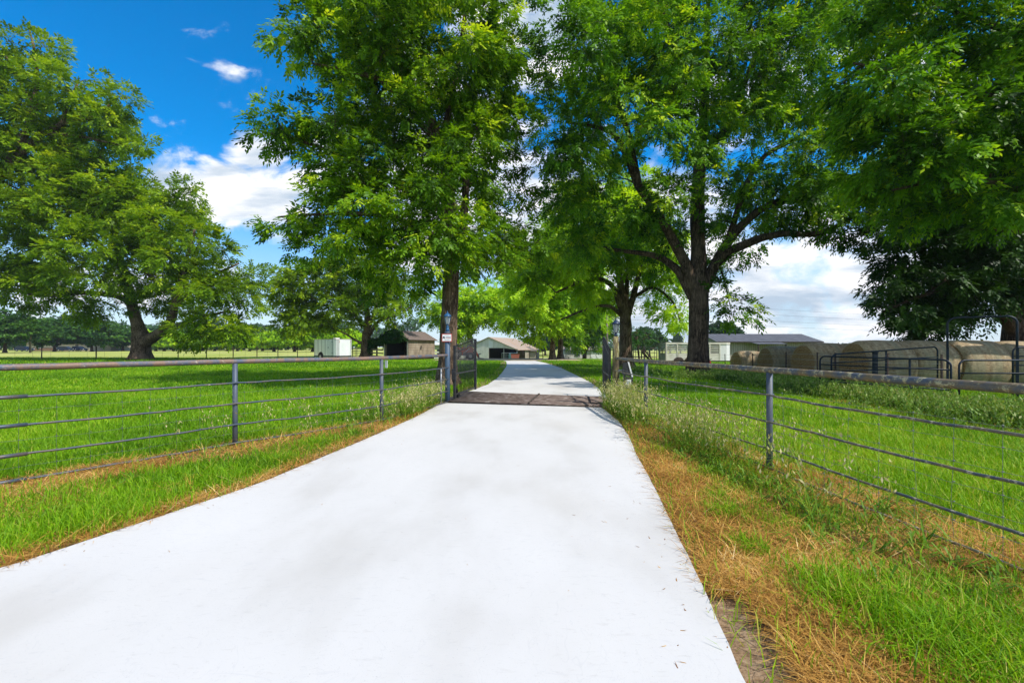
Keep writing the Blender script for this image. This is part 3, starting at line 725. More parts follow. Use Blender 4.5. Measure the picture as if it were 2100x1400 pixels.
def make_tree(name, label, base, trunk, limbs, masses, leafmat_, bark, d, n_clump=90, leaves=60000, clump_r=(.8, 1.5), leaf_len=.17, group=None, droop=.45, compound=True, flare=1.6, seed=1, twigs=7, cat='tree', tw=.4, tilt=.55):
    """trunk/limbs: lists of (x,y,z,r) world; masses: (x,y,z,rx,ry,rz,weight)"""
    global RNG
    RNG = np.random.default_rng(seed * 101 + 5); random.seed(seed * 13 + 1)
    root = thing(name, label, cat, (base[0], base[1], base[2]), 0, group)
    B = np.array(base)
    mb = MB(); samples = []
    def put(path, sides, fl=False):
        c = curve_pts(path)
        if fl:
            z = c[:, 2] - base[2]
            c[:, 3] *= 1 + (flare - 1) * np.exp(-np.maximum(z, 0) / .45)
            ph = random.random() * 6
            jit = lambda i, k: 1 + (.05 + .12 * math.exp(-max(c[i, 2] - base[2], 0) / .5)) * math.sin(k * 2 * PI / sides * 5 + ph) + .04 * math.sin(i * 1.7 + k * 2.3)
        else:
            jit = (lambda i, k: 1 + .07 * math.sin(i * 1.9 + k * 2.1)) if sides > 6 else None
        mb.tube([tuple(q[:3] - B) for q in c], list(c[:, 3]), sides, jit=jit)
        samples.append(c)
    put(trunk, 16, True)
    for l in limbs: put(l, 9)
    S = np.concatenate(samples)
    # clump centres inside the masses
    ms = np.array(masses, float)
    vol = (ms[:, 3] * ms[:, 4] * ms[:, 5]) ** .85 * (ms[:, 6] if ms.shape[1] > 6 else 1)
    pick = RNG.choice(len(ms), n_clump * 6, p=vol / vol.sum())
    dirv = nrm(RNG.normal(0, 1, (n_clump * 6, 3))); rad = RNG.random(n_clump * 6) ** (1 / 2.1)
    cand = ms[pick, :3] + dirv * rad[:, None] * ms[pick, 3:6] * .93
    cr = RNG.uniform(clump_r[0], clump_r[1], len(cand))
    keep = []; seen_ = {}; rank = []
    for q in pick:
        seen_[q] = seen_.get(q, 0) + 1; rank.append(seen_[q])
    od = np.argsort(np.where(np.array(rank) <= 4, np.array(rank), 9), kind='stable')
    cand = cand[od]; cr = cr[od]; pick = pick[od]
    for i in range(len(cand)):
        if len(keep) >= n_clump: break
        if keep:
            kk = np.array(keep); dd = np.linalg.norm((cand[kk] - cand[i]) * (1, 1, 1.3), axis=1)
            if (dd < (cr[kk] + cr[i]) * .52).any(): continue
        keep.append(i)
    C = cand[keep]; cr = cr[keep]; mc = ms[pick[keep], :3]
    # branches to the clumps
    order = np.argsort([np.min(np.linalg.norm(S[:, :3] - c, axis=1)) for c in C])
    tips = []
    for i in order:
        c = C[i]
        dd = np.linalg.norm(S[:, :3] - c, axis=1) + np.maximum(0, S[:, 2] - c[2]) * 1.2
        j = int(np.argmin(dd)); s0 = S[j]
        ln = np.linalg.norm(c - s0[:3])
        r0 = min(s0[3] * .7, .018 + .013 * ln)
        mid = s0[:3] * .5 + c * .5 + np.array([random.gauss(0, .08) * ln, random.gauss(0, .08) * ln, .1 * ln])
        pth = curve_pts([(*s0[:3], r0), (*mid, r0 * .7), (*c, r0 * .4)], 3)
        mb.tube([tuple(q[:3] - B) for q in pth], list(pth[:, 3]), 5, cap=False)
        S = np.concatenate([S, pth[2:]])
        for k in range(twigs):
            v = nrm(RNG.normal(0, 1, 3)); e = c + v * cr[i] * (.8, .8, .6) * random.uniform(.6, 1)
            m_ = c * .5 + e * .5 + np.array([0, 0, .1 * cr[i]])
            mb.tube([tuple(c - B), tuple(m_ - B), tuple(e - B)], [r0 * .35, r0 * .25, .004 + d * .0001], 3, cap=False)
    mb.build('trunk', bark, root)
    # leaf sprays
    w = cr ** 2; per = np.maximum(20, (leaves * w / w.sum())).astype(int)
    if compound: per = np.maximum(4, per // 7)
    ci = np.repeat(np.arange(len(C)), per); n = len(ci)
    v = nrm(RNG.normal(0, 1, (n, 3)) + (0, 0, .15)); rr = RNG.random(n) ** .42
    # lumpy surface: sprays gather around a few directions per clump
    ns = 13
    sd = nrm(RNG.normal(0, 1, (len(C), ns, 3)) + (0, 0, .2)); which = RNG.integers(0, ns, n)
    sr = RNG.uniform(.45, 1.05, (len(C), ns)); v = sd[ci, which]; rr = sr[ci, which]
    pos = C[ci] + v * (rr * cr[ci])[:, None] * (1.0, 1.0, .75) + RNG.normal(0, 1, (n, 3)) * (.19, .19, .095) * cr[ci][:, None]
    v = nrm(pos - C[ci])
    outw = nrm(v * .8 + nrm(C[ci] - mc[ci]) * .5 + RNG.normal(0, .45, (n, 3)) + (0, 0, -droop))
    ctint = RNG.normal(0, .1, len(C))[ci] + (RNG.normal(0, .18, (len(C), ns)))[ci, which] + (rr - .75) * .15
    if compound:
        K = 7; rl = leaf_len * 2.0
        rach = nrm(outw)
        sidev = nrm(np.cross(rach, np.array([0, 0, 1.]) + RNG.normal(0, .35, (n, 3))))
        up = nrm(np.cross(sidev, rach))
        Cs = []; Ds = []; Ns = []; Ts = []
        for k in range(K):
            t = .25 + .75 * (k // 2) / 3.0
            side = 0 if k == 6 else (1 if k % 2 else -1)
            p = pos + rach * (rl * min(t, 1.0)) - np.array([0, 0, 1.]) * rl * .22 * t * t
            dv = nrm(rach * (.75 if side else 1) + sidev * side * .8 + RNG.normal(0, .16, (n, 3)) + (0, 0, -.3))
            Cs.append(p); Ds.append(dv); Ns.append(nrm(up + RNG.normal(0, tilt * .55, (n, 3)))); Ts.append(ctint + RNG.normal(0, .05, n))
        Cc = np.concatenate(Cs); Dc = np.concatenate(Ds); Nc = np.concatenate(Ns); T = np.concatenate(Ts)
        T = T + np.tile(RNG.normal(0, .12, n), K)
    else:
        Cc = pos; Dc = outw; Nc = nrm(np.array([0, 0, 1.]) + RNG.normal(0, tilt, (n, 3))); T = ctint + RNG.normal(0, .15, n)
    m = len(Cc)
    L = leaf_len * RNG.uniform(.65, 1.25, m)
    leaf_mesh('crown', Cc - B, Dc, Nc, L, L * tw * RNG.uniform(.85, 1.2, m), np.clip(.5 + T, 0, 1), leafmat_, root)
    return root

def mass(px, py, d, rx, ry, rd=None, w=1):
    s = d / F; c = P(px, py, d)
    return (c[0], c[1], c[2], rx * s, (rd if rd else min(rx, 170) * s), ry * s, w)
def LP(lst):
    """limb from (px, py, d, r) rows"""
    return [(*P(a, b, c), r) for a, b, c, r in lst]

def base_at(px, d):
    x = (px - CX) / F * d; return (x, d, GZ(x, d) - .05)

# --- tree by the left gate post
b = base_at(918, 18)
make_tree('pecan_tree', 'tall straight pecan tree behind the left gate post with the blue lantern', b,
    [(*b, .36), (b[0], 18, .8, .34), *LP([(922, 640, 18, .32), (926, 540, 18.1, .30), (922, 440, 18.2, .27), (905, 300, 18.3, .22), (860, 210, 18.3, .19), (815, 120, 18.2, .15), (780, 30, 18, .12), (770, -90, 18, .06)])],
    [LP([(926, 560, 18.1, .2), (950, 470, 18.4, .16), (960, 300, 18.8, .13), (985, 255, 19, .1), (1030, 230, 19, .05)]),
     LP([(905, 300, 18.3, .16), (850, 240, 17.6, .12), (790, 170, 17, .1), (730, 150, 16.5, .07), (640, 130, 16.2, .04)]),
     LP([(922, 440, 18.2, .17), (850, 400, 17.4, .12), (760, 350, 16.8, .09), (650, 300, 16.5, .06), (520, 265, 16.3, .03)]),
     LP([(926, 530, 18.1, .15), (870, 470, 17.2, .11), (760, 440, 16.6, .08), (640, 440, 16.4, .05), (570, 445, 16.4, .03)]),
     LP([(926, 540, 18.1, .15), (990, 500, 18.5, .08), (1050, 520, 19, .045), (1110, 490, 19.4, .02)]),
     LP([(905, 300, 18.3, .15), (930, 180, 18.8, .12), (950, 60, 19, .09), (960, -60, 19, .05)]),
     LP([(815, 120, 18.2, .1), (800, 40, 17.5, .08), (760, -30, 17, .05)])],
    [mass(740, 40, 17.2, 200, 150), mass(625, 60, 16.6, 85, 85), mass(900, 150, 18, 170, 190), mass(1010, 110, 19, 100, 170), mass(960, 330, 18.8, 150, 130), mass(800, 280, 17.5, 150, 120),
     mass(565, 262, 16.4, 70, 34, 1.3), mass(660, 265, 16.6, 70, 50), mass(655, 440, 16.4, 80, 55), mass(740, 440, 16.6, 110, 100), mass(870, 380, 16.2, 70, 95, 1.5), mass(840, 500, 16.8, 130, 75), mass(970, 500, 17.6, 80, 45),
     mass(690, 530, 16.8, 70, 50), mass(850, 575, 16.6, 40, 22, .6), mass(1010, 480, 18.6, 90, 70), mass(800, -90, 18, 220, 70), mass(1040, 545, 18.5, 40, 24, 1.0), mass(890, 470, 16.4, 70, 50, 1), mass(930, 440, 16.6, 90, 70, 1.2), mass(760, 560, 16.8, 90, 36, 1.4), mass(640, 330, 16.8, 40, 24, 1), mass(700, 360, 16.8, 90, 60, 1.5), mass(600, 470, 16.6, 40, 20, 1), mass(1100, 490, 19.2, 50, 34, 1)],
    M['leaf_a'], M['bark'], 18, n_clump=205, leaves=165000, clump_r=(.5, 1.0), leaf_len=.185, seed=1)

# --- large tree on the right
b = base_at(1432, 22)
make_tree('pecan_tree', 'large dark-trunked pecan tree forking low beside the stock trailer', b,
    [(*b, .49), (b[0] - .03, 22, .7, .47), *LP([(1433, 650, 22, .45), (1432, 590, 22, .45), (1432, 520, 22.1, .34), (1430, 430, 22.2, .33), (1436, 320, 22.3, .27), (1446, 200, 22.4, .2), (1450, 60, 22.4, .13), (1455, -80, 22.4, .06)])],
    [LP([(1430, 620, 22, .28), (1405, 540, 21.8, .25), (1350, 440, 21.5, .2), (1310, 380, 21.2, .2), (1285, 320, 21, .15), (1250, 270, 20.7, .11), (1160, 250, 20.4, .06)]),
     LP([(1310, 380, 21.2, .16), (1290, 280, 21, .13), (1262, 190, 20.6, .1), (1260, 100, 20.4, .07), (1250, 0, 20.3, .04)]),
     LP([(1420, 610, 22, .24), (1390, 555, 22.2, .2), (1345, 525, 22.6, .15), (1280, 515, 23, .1), (1180, 500, 23.3, .06)]),
     LP([(1436, 600, 22, .28), (1475, 535, 21.8, .25), (1530, 500, 21.4, .2), (1600, 480, 21, .15), (1680, 478, 20.5, .12), (1760, 440, 20, .06)]),
     LP([(1445, 590, 22, .26), (1490, 500, 22, .22), (1560, 430, 21.8, .18), (1650, 400, 21.5, .13), (1780, 370, 21, .07)]),
     LP([(1436, 320, 22.3, .2), (1490, 260, 22, .16), (1535, 150, 21.8, .13), (1570, 60, 21.6, .1), (1600, -40, 21.5, .06)]),
     LP([(1490, 500, 22, .15), (1550, 340, 22.2, .12), (1640, 280, 22.3, .09), (1720, 230, 22.2, .05)]),
     LP([(1446, 200, 22.4, .15), (1390, 110, 22, .11), (1360, 20, 21.8, .07), (1340, -60, 21.6, .04)]),
     LP([(1475, 540, 21.8, .07), (1488, 585, 21.3, .035), (1500, 640, 21, .012)])],
    [mass(1240, 110, 18.8, 150, 120), mass(1150, 260, 19.6, 105, 110), mass(1320, 230, 19.4, 130, 105), mass(1430, 120, 20, 150, 130), mass(1440, 270, 20.2, 120, 80), mass(1340, 120, 21.5, 150, 120), mass(1250, 290, 20.8, 110, 90), mass(1580, 180, 21.5, 140, 130), mass(1600, 350, 21.3, 130, 90),
     mass(1560, 440, 21.5, 110, 50, 3), mass(1380, 420, 20.6, 70, 50, 2), mass(1500, 380, 20.6, 80, 50, 2), mass(1700, 420, 20.6, 100, 70), mass(1180, 400, 21.2, 110, 60), mass(1280, 440, 21.5, 90, 50), mass(1740, 280, 21.5, 120, 110), mass(1700, 130, 21.5, 120, 120), mass(1780, 400, 20.5, 80, 70, 2.5), mass(1210, 500, 23, 80, 30, 2), mass(1370, 500, 23.5, 60, 40, 2),
     mass(1500, 630, 21, 34, 34, .6), mass(1550, 510, 21.2, 60, 25, 1.2), mass(1350, -60, 21.5, 300, 80), mass(1650, -20, 21.5, 200, 90), mass(1480, 560, 23, 45, 45, 1)],
    M['leaf_b'], M['bark_dark'], 22, n_clump=235, leaves=205000, clump_r=(.65, 1.25), leaf_len=.19, seed=2)

# --- near overhanging tree, right edge (trunk out of frame)
b = base_at(2330, 14.5)
make_tree('pecan_tree', 'overhanging pecan branches with long bright leaves filling the top right corner', b,
    [(*b, .4), (b[0], 14.5, 2, .36), (b[0] - .2, 14.4, 4.5, .3), (b[0] - .6, 14.2, 7.5, .22), (b[0] - 1.0, 14, 11, .14)],
    [LP([(2310, 500, 14.4, .2), (2200, 430, 14, .14), (2060, 380, 13.4, .1), (1940, 370, 13, .06), (1830, 390, 12.8, .03)]),
     LP([(2290, 330, 14.3, .2), (2150, 250, 13.6, .14), (2000, 190, 13.2, .1), (1850, 150, 13, .06), (1750, 130, 13, .03)]),
     LP([(2280, 200, 14.2, .18), (2150, 100, 13.8, .12), (2000, 40, 13.5, .08), (1850, -20, 13.4, .05)]),
     LP([(2260, 420, 14.2, .14), (2130, 470, 14, .07), (1990, 470, 14, .02)])],
    [mass(1990, 260, 13.2, 150, 110, 1.8), mass(1830, 190, 13, 110, 90, 1.6), mass(2060, 110, 13.6, 130, 110, 2), mass(1870, 30, 13.4, 140, 80, 1.8), mass(1880, 330, 13, 100, 70, 1.4), mass(2060, 400, 13.4, 110, 70, 1.8), mass(2160, 250, 14, 100, 160, 2), mass(1960, 430, 13.6, 120, 50, 1.5), mass(2250, 120, 14, 150, 200, 2)],
    M['leaf_b'], M['bark_dark'], 13, n_clump=160, leaves=120000, clump_r=(.5, .95), leaf_len=.17, seed=3)

# --- dark tree at the far right
b = base_at(2082, 21)
make_tree('oak_tree', 'dark shaded tree with low drooping boughs behind the hay bales', b,
    [(*b, .5), (b[0], 21, .8, .47), *LP([(2083, 640, 21, .42), (2080, 560, 21, .38), (2082, 470, 21.2, .3), (2080, 350, 21.3, .2), (2070, 220, 21.3, .1)])],
    [LP([(2083, 690, 21, .3), (2060, 640, 20.6, .26), (2035, 590, 20.2, .2), (2000, 530, 19.8, .14), (1930, 480, 19.4, .08), (1850, 460, 19.2, .04)]),
     LP([(2035, 590, 20.2, .14), (1960, 590, 19.6, .09), (1880, 610, 19.2, .06), (1810, 640, 19, .03)]),
     LP([(2080, 560, 21, .2), (2020, 450, 21, .14), (1940, 390, 21, .09), (1860, 350, 21, .05)]),
     LP([(2082, 500, 21, .2), (2160, 420, 21, .14), (2260, 380, 21, .07)])],
    [mass(1900, 480, 19.6, 110, 55, 2), mass(1780, 480, 19.4, 60, 40, 1.6), mass(1990, 520, 19.8, 90, 60, 2), mass(1900, 550, 19.4, 90, 60, 2), mass(2000, 640, 19.6, 80, 45, 1.6), mass(2070, 600, 19.4, 60, 70, 1.6), mass(1900, 600, 20.4, 90, 50, 2), mass(2010, 560, 21, 110, 80, 2), mass(1830, 560, 19.2, 60, 40, 1.4), mass(1870, 640, 19, 70, 35, 1.3), mass(1960, 610, 19.6, 90, 45, 1.6), mass(1810, 620, 19, 40, 22, 1), mass(1940, 668, 19, 80, 18, 1.2),
     mass(2050, 420, 20.6, 130, 90), mass(2060, 560, 19.8, 60, 60, 1.3), mass(1920, 380, 20.6, 130, 70), mass(2180, 450, 21, 150, 150), mass(2060, 300, 21, 150, 90)],
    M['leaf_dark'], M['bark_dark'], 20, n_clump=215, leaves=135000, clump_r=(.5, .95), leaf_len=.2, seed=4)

# --- big spreading tree on the left
b = base_at(288, 45)
make_tree('pecan_tree', 'broad spreading pecan tree with a thick leaning fork on the left lawn', b,
    [(*b, .86), *LP([(289, 715, 45, .78), (288, 690, 45, .74), (283, 670, 45, .56), (274, 640, 45, .47), (264, 600, 45, .45), (250, 550, 45, .36), (235, 480, 45, .28), (215, 400, 45, .18), (205, 320, 45, .1)])],
    [LP([(292, 705, 45, .62), (312, 692, 44.6, .52), (335, 677, 44, .46), (352, 655, 43.6, .38), (362, 610, 43.2, .28), (380, 540, 43, .18), (400, 470, 43, .1)]),
     LP([(338, 678, 44, .35), (365, 668, 43.2, .25), (410, 650, 42.6, .16), (460, 640, 42.2, .08)]),
     LP([(268, 618, 45, .34), (235, 606, 44, .27), (170, 600, 43, .22), (90, 606, 42, .16), (0, 590, 41.5, .09)]),
     LP([(250, 550, 45, .25), (180, 480, 44, .19), (100, 420, 43, .13), (20, 380, 42.5, .07)]),
     LP([(245, 530, 45, .25), (300, 460, 45, .18), (340, 400, 45, .1)]),
     LP([(357, 630, 43.5, .2), (430, 570, 43, .14), (490, 540, 43, .07)]),
     LP([(235, 480, 45, .2), (150, 380, 45, .14), (90, 300, 45, .08)]),
     LP([(340, 600, 43.6, .16), (300, 560, 42, .12), (240, 540, 41, .07)])],
    [mass(110, 430, 43, 150, 110, 6), mass(30, 520, 42, 90, 90, 5), mass(120, 330, 45, 130, 60, 5), mass(240, 420, 44, 120, 90, 6), mass(330, 440, 45, 80, 70, 5), mass(230, 540, 42, 130, 60, 5), mass(380, 520, 43, 90, 80, 5),
     mass(450, 590, 43, 70, 60, 4), mass(440, 660, 42.5, 80, 34, 3.5), mass(330, 620, 47, 50, 30, 3), mass(60, 600, 42, 90, 28, 3.5), mass(170, 620, 43, 70, 22, 2.5), mass(40, 410, 43, 80, 90, 5), mass(480, 690, 42.5, 32, 20, 2), mass(390, 420, 45, 40, 30, 3), mass(420, 690, 43, 40, 16, 2)],
    M['leaf_d'], M['bark'], 45, n_clump=200, leaves=150000, clump_r=(1.0, 2.0), leaf_len=.34, seed=5, flare=1.5, droop=.2, tw=.42)

# --- the taller tree behind its crown
b = base_at(-90, 42)
make_tree('pecan_tree', 'tall open-crowned pecan rising above the spreading tree at the upper left edge', b,
    [(*b, .6), *LP([(-85, 640, 42, .5), (-60, 500, 42, .45), (-10, 380, 42, .4), (40, 300, 42, .33), (70, 220, 42, .25), (75, 130, 42, .14), (60, 60, 42, .07)])],
    [LP([(20, 340, 42, .3), (80, 280, 42, .26), (125, 255, 42, .2), (135, 225, 42, .14), (160, 170, 42, .08)]),
     LP([(85, 275, 42, .2), (150, 278, 42, .15), (210, 290, 42, .1), (280, 305, 42, .05)]),
     LP([(125, 255, 42, .14), (190, 240, 42, .1), (230, 210, 42, .06)]),
     LP([(70, 220, 42, .16), (30, 150, 42, .1), (0, 90, 42, .06)]), LP([(-20, 400, 42, .2), (-100, 300, 42, .14), (-150, 200, 42, .08)])],
    [mass(60, 140, 42, 80, 60, 4), mass(150, 190, 42, 70, 55, 4), mass(20, 220, 42, 60, 60, 4), mass(100, 250, 42, 60, 30, 4), mass(200, 250, 42, 70, 40, 3.5), mass(285, 300, 42, 34, 26, 2), mass(10, 100, 42, 30, 30, 2.5), mass(240, 210, 42, 40, 30, 2.5), mass(-80, 220, 42, 80, 100, 5), mass(0, 300, 42, 70, 50, 4)],
    M['leaf_d'], M['bark'], 42, n_clump=75, leaves=48000, clump_r=(.9, 1.7), leaf_len=.34, seed=6, droop=.15, tw=.42)

# --- tree behind the right gate post
b = base_at(1284, 32)
make_tree('pecan_tree', 'mid-sized tree with three upright limbs behind the right gate post', b,
    [(*b, .46), *LP([(1283, 700, 32, .42), (1283, 660, 32, .4), (1280, 630, 32, .33), (1272, 580, 32, .24), (1262, 520, 32, .17), (1255, 450, 32, .1)])],
    [LP([(1284, 655, 32, .26), (1298, 610, 32, .22), (1310, 560, 32, .17), (1320, 490, 32, .1)]),
     LP([(1284, 640, 32, .18), (1286, 580, 32.3, .15), (1292, 500, 32.5, .1)]),
     LP([(1276, 640, 32, .22), (1258, 590, 31.6, .18), (1230, 573, 31, .15), (1190, 578, 30.5, .11), (1140, 600, 30, .06)]),
     LP([(1278, 650, 32, .16), (1250, 628, 31.5, .12), (1210, 632, 31, .09), (1150, 655, 30.6, .05)]),
     LP([(1298, 610, 32, .14), (1340, 590, 31.5, .1), (1380, 620, 31, .06), (1395, 660, 30.8, .03)])],
    [mass(1240, 470, 31.5, 110, 70, 4), mass(1150, 500, 31, 90, 60, 3.5), mass(1340, 500, 32, 70, 60, 3.5), mass(1180, 570, 30.6, 70, 35, 2.5), mass(1370, 590, 31, 50, 40, 2), mass(1260, 400, 32, 110, 50, 3.5), mass(1110, 560, 30.5, 50, 45, 2.5), mass(1330, 570, 32, 50, 35, 2), mass(1385, 650, 31, 22, 26, 1), mass(1240, 610, 33, 50, 26, 2)],
    M['leaf_light'], M['bark'], 32, n_clump=110, leaves=80000, clump_r=(.7, 1.3), leaf_len=.26, seed=7)

# --- light green pair further up the drive
for k, (px, dd, lab, ms) in enumerate([
    (1133, 56, 'bright green tree at the bend of the drive, left trunk of the close pair', [mass(1090, 600, 54, 70, 50, 4), mass(1060, 650, 54, 40, 36, 3), mass(1130, 620, 55, 70, 50, 4), mass(1100, 660, 54, 60, 30, 3), mass(1140, 560, 55, 60, 40, 4)]),
    (1149, 59, 'bright green tree at the bend of the drive, right trunk of the close pair', [mass(1170, 580, 58, 70, 50, 4), mass(1190, 630, 58, 60, 40, 4), mass(1150, 640, 58, 50, 34, 3), mass(1160, 530, 58, 60, 30, 4)])]):
    b = base_at(px, dd)
    make_tree('shade_tree', lab, b, [(*b, .36), *LP([(px, 715, dd, .33), (px + 1, 690, dd, .3), (px + 2, 650, dd, .25), (px + 4, 600, dd, .17), (px + 4, 560, dd, .1)])],
        [LP([(px + 1, 690, dd, .25), (px - 20, 670, dd - 1, .16), (px - 50, 650, dd - 1.5, .08)]), LP([(px + 2, 660, dd, .25), (px + 25, 630, dd, .16), (px + 45, 600, dd, .08)])], ms,
        M['leaf_light'], M['bark'], dd, n_clump=42, leaves=34000, clump_r=(1.0, 1.8), leaf_len=.42, seed=8 + k, group='pair of trees at the bend of the drive', tw=.45, twigs=4)

b = base_at(1198, 92)
make_tree('shade_tree', 'small forked tree standing in front of the white plank shed', b, [(*b, .4), *LP([(1199, 728, 92, .4), (1200, 722, 92, .38), (1205, 710, 92, .3), (1210, 690, 92, .2), (1212, 660, 92, .1)])],
    [LP([(1198, 730, 92, .35), (1194, 718, 91.6, .3), (1190, 705, 91, .2), (1180, 680, 91, .1)]), LP([(1206, 708, 92, .2), (1220, 695, 92, .14), (1235, 680, 92, .07)])],
    [mass(1190, 670, 91, 50, 34, 4), mass(1225, 665, 92, 34, 34, 4), mass(1205, 640, 92, 45, 26, 4), mass(1170, 690, 91, 30, 22, 3), mass(1228, 698, 91.5, 18, 14, 2), mass(1240, 640, 93, 20, 24, 2)],
    M['leaf_a'], M['bark_dark'], 92, n_clump=44, leaves=24000, clump_r=(1.2, 2.2), leaf_len=.5, seed=10, tw=.45, twigs=4)

# --- tree between shed and white barn, behind the gate
b = base_at(964, 66)
make_tree('shade_tree', 'sunlit tree behind the open left gate leaf, beside the tin barn', b, [(*b, .5), *LP([(964, 720, 66, .45), (963, 690, 66, .4), (958, 650, 66, .3), (955, 600, 66, .15)])],
    [LP([(963, 690, 66, .25), (985, 660, 65, .18), (1010, 650, 64.5, .1), (1035, 640, 64, .05)]), LP([(960, 680, 66, .2), (930, 650, 65, .14), (905, 640, 64.5, .06)])],
    [mass(950, 630, 65, 60, 50, 4), mass(995, 620, 65, 45, 36, 4), mass(950, 672, 64, 34, 22, 3), mass(948, 700, 64, 22, 10, 2), mass(1022, 650, 64.5, 22, 10, 2), mass(900, 650, 65, 30, 24, 3), mass(985, 655, 64, 20, 12, 1.6)],
    M['leaf_light'], M['bark_dark'], 65, n_clump=48, leaves=26000, clump_r=(.9, 1.6), leaf_len=.42, seed=11, tw=.45, twigs=5)

# --- tree behind the enclosed trailer
b = base_at(750, 57)
make_tree('pecan_tree', 'airy wide tree with forked trunk between white cargo trailer and wooden shed', b, [(*b, .6), *LP([(750, 720, 57, .55), (751, 690, 57, .5), (754, 665, 57, .42), (752, 630, 57, .3), (748, 590, 57, .18), (745, 550, 57, .1)])],
    [LP([(754, 675, 57, .28), (765, 650, 57, .22), (775, 625, 57, .15), (790, 590, 57, .08)]), LP([(755, 690, 57, .25), (775, 660, 56.5, .2), (800, 650, 56, .12), (830, 640, 55.5, .05)]),
     LP([(749, 670, 57, .25), (720, 640, 56, .2), (680, 620, 55.5, .14), (630, 610, 55, .08), (590, 600, 55, .04)]), LP([(748, 705, 57, .2), (730, 698, 56.5, .14), (700, 680, 56, .09), (640, 660, 55.5, .04)]),
     LP([(750, 640, 57, .2), (710, 580, 57, .13), (670, 550, 57, .06)])],
    [mass(640, 580, 55.5, 80, 45, 4), mass(590, 610, 55, 40, 40, 3), mass(690, 620, 56, 70, 40, 4), mass(620, 650, 55.5, 60, 28, 3), mass(770, 590, 57, 70, 50, 4), mass(700, 660, 56, 50, 22, 3), mass(820, 620, 56, 40, 34, 3), mass(580, 560, 55, 26, 20, 2), mass(800, 660, 56, 30, 12, 2), mass(710, 550, 57, 70, 30, 4)],
    M['leaf_d'], M['bark'], 56, n_clump=85, leaves=42000, clump_r=(.9, 1.7), leaf_len=.4, seed=12, droop=.25, tw=.45)

# --- bare, sparsely leaved shrub left of the stock trailer
b = base_at(1312, 44)
make_tree('shrub', 'thin half-bare shrub between the tree trunk and the stock trailer', b, [(*b, .1), *LP([(1308, 710, 44, .08), (1306, 690, 44, .05), (1306, 670, 44, .02)])],
    [LP([(1308, 712, 44, .06), (1320, 695, 44, .035), (1335, 682, 44, .012)]), LP([(1307, 700, 44, .05), (1298, 685, 44, .03), (1295, 665, 44, .012)]), LP([(1307, 705, 44, .05), (1325, 690, 44, .03), (1320, 675, 44, .012)])],
    [mass(1312, 690, 44, 24, 22, 1.0), mass(1300, 700, 44, 12, 16, .8)], M['leaf_far'], M['bark_dark'], 44, n_clump=10, leaves=1500, clump_r=(.4, .6), leaf_len=.2, seed=13, cat='shrub', twigs=12, flare=1)

# --- far trees: three kinds, copied
def far_tree(kind, seed, mat, h, r, trunk_h):
    b = (0, 0, 0)
    ms = [(0, 0, trunk_h + (h - trunk_h) * .5, r * .8, r * .8, (h - trunk_h) * .48, 1), (r * .45, 0, trunk_h + (h - trunk_h) * .4, r * .55, r * .55, (h - trunk_h) * .36, 1), (-r * .45, .2 * r, trunk_h + (h - trunk_h) * .38, r * .55, r * .55, (h - trunk_h) * .34, 1), (0, -r * .4, trunk_h + (h - trunk_h) * .36, r * .5, r * .5, (h - trunk_h) * .34, 1)]
    return make_tree(kind, 'x', b, [(0, 0, -.1, .32), (0, 0, trunk_h * .6, .28), (.05, 0, trunk_h + (h - trunk_h) * .4, .2), (0, 0, h * .85, .06)],
                     [[(0, 0, trunk_h, .2), (r * .3, 0, trunk_h + 1, .12), (r * .6, 0, trunk_h + 2, .05)], [(0, 0, trunk_h, .2), (-r * .3, .1, trunk_h + 1.2, .12), (-r * .6, .2, trunk_h + 2, .05)]],
                     ms, mat, M['bark_dark'], 120, n_clump=46, leaves=11000, clump_r=(1.2, 2.2), leaf_len=.75, seed=seed, compound=False, twigs=2, tw=.6, tilt=.9)
big = far_tree('round_tree', 20, M['leaf_far'], 10.5, 7.5, 2.2)
sml = far_tree('orchard_tree', 21, M['leaf_light'], 6.0, 4.6, 1.7)
tall = far_tree('round_tree', 22, M['leaf_woods'], 13, 7.5, 3)
used = set()
def place(proto, px, d, sc, label, group, py=None):
    x = (px - CX) / F * d; z = GZ(x, d)
    rz = random.uniform(0, 6.28)
    if proto.name not in used:
        used.add(proto.name); o = proto; o.location = (x, d, z); o.rotation_euler = (0, 0, rz); o.scale = sc; o['label'] = label
    else: o = dup(proto, (x, d, z), rz, label, sc)
    o['group'] = group; return o
G1 = 'round trees in front of the pale house'
for px, d, sc, lab in [(10, 100, (1, 1, .92), 'dark round tree at the left edge beyond the pasture, left of the utility pole'),
                       (112, 128, (1.1, 1.1, .86), 'dark round tree before the pale house, just right of the utility pole'),
                       (188, 132, (1, 1, .86), 'dark round tree before the pale house, second right of the utility pole'),
                       (252, 150, (1.0, 1.0, .8), 'dark round tree seen just left of the thick leaning trunk'),
                       (48, 170, (1, 1, .85), 'paler round tree behind the utility pole')]:
    place(big, px, d, sc, lab, G1)
G2 = 'row of small orchard trees beyond the pasture'
row = [(320, 150), (337, 146), (356, 152), (378, 148), (393, 155), (415, 150), (440, 148), (466, 152), (487, 150), (512, 146), (538, 150), (562, 128), (604, 122), (641, 126), (676, 124), (716, 130)]
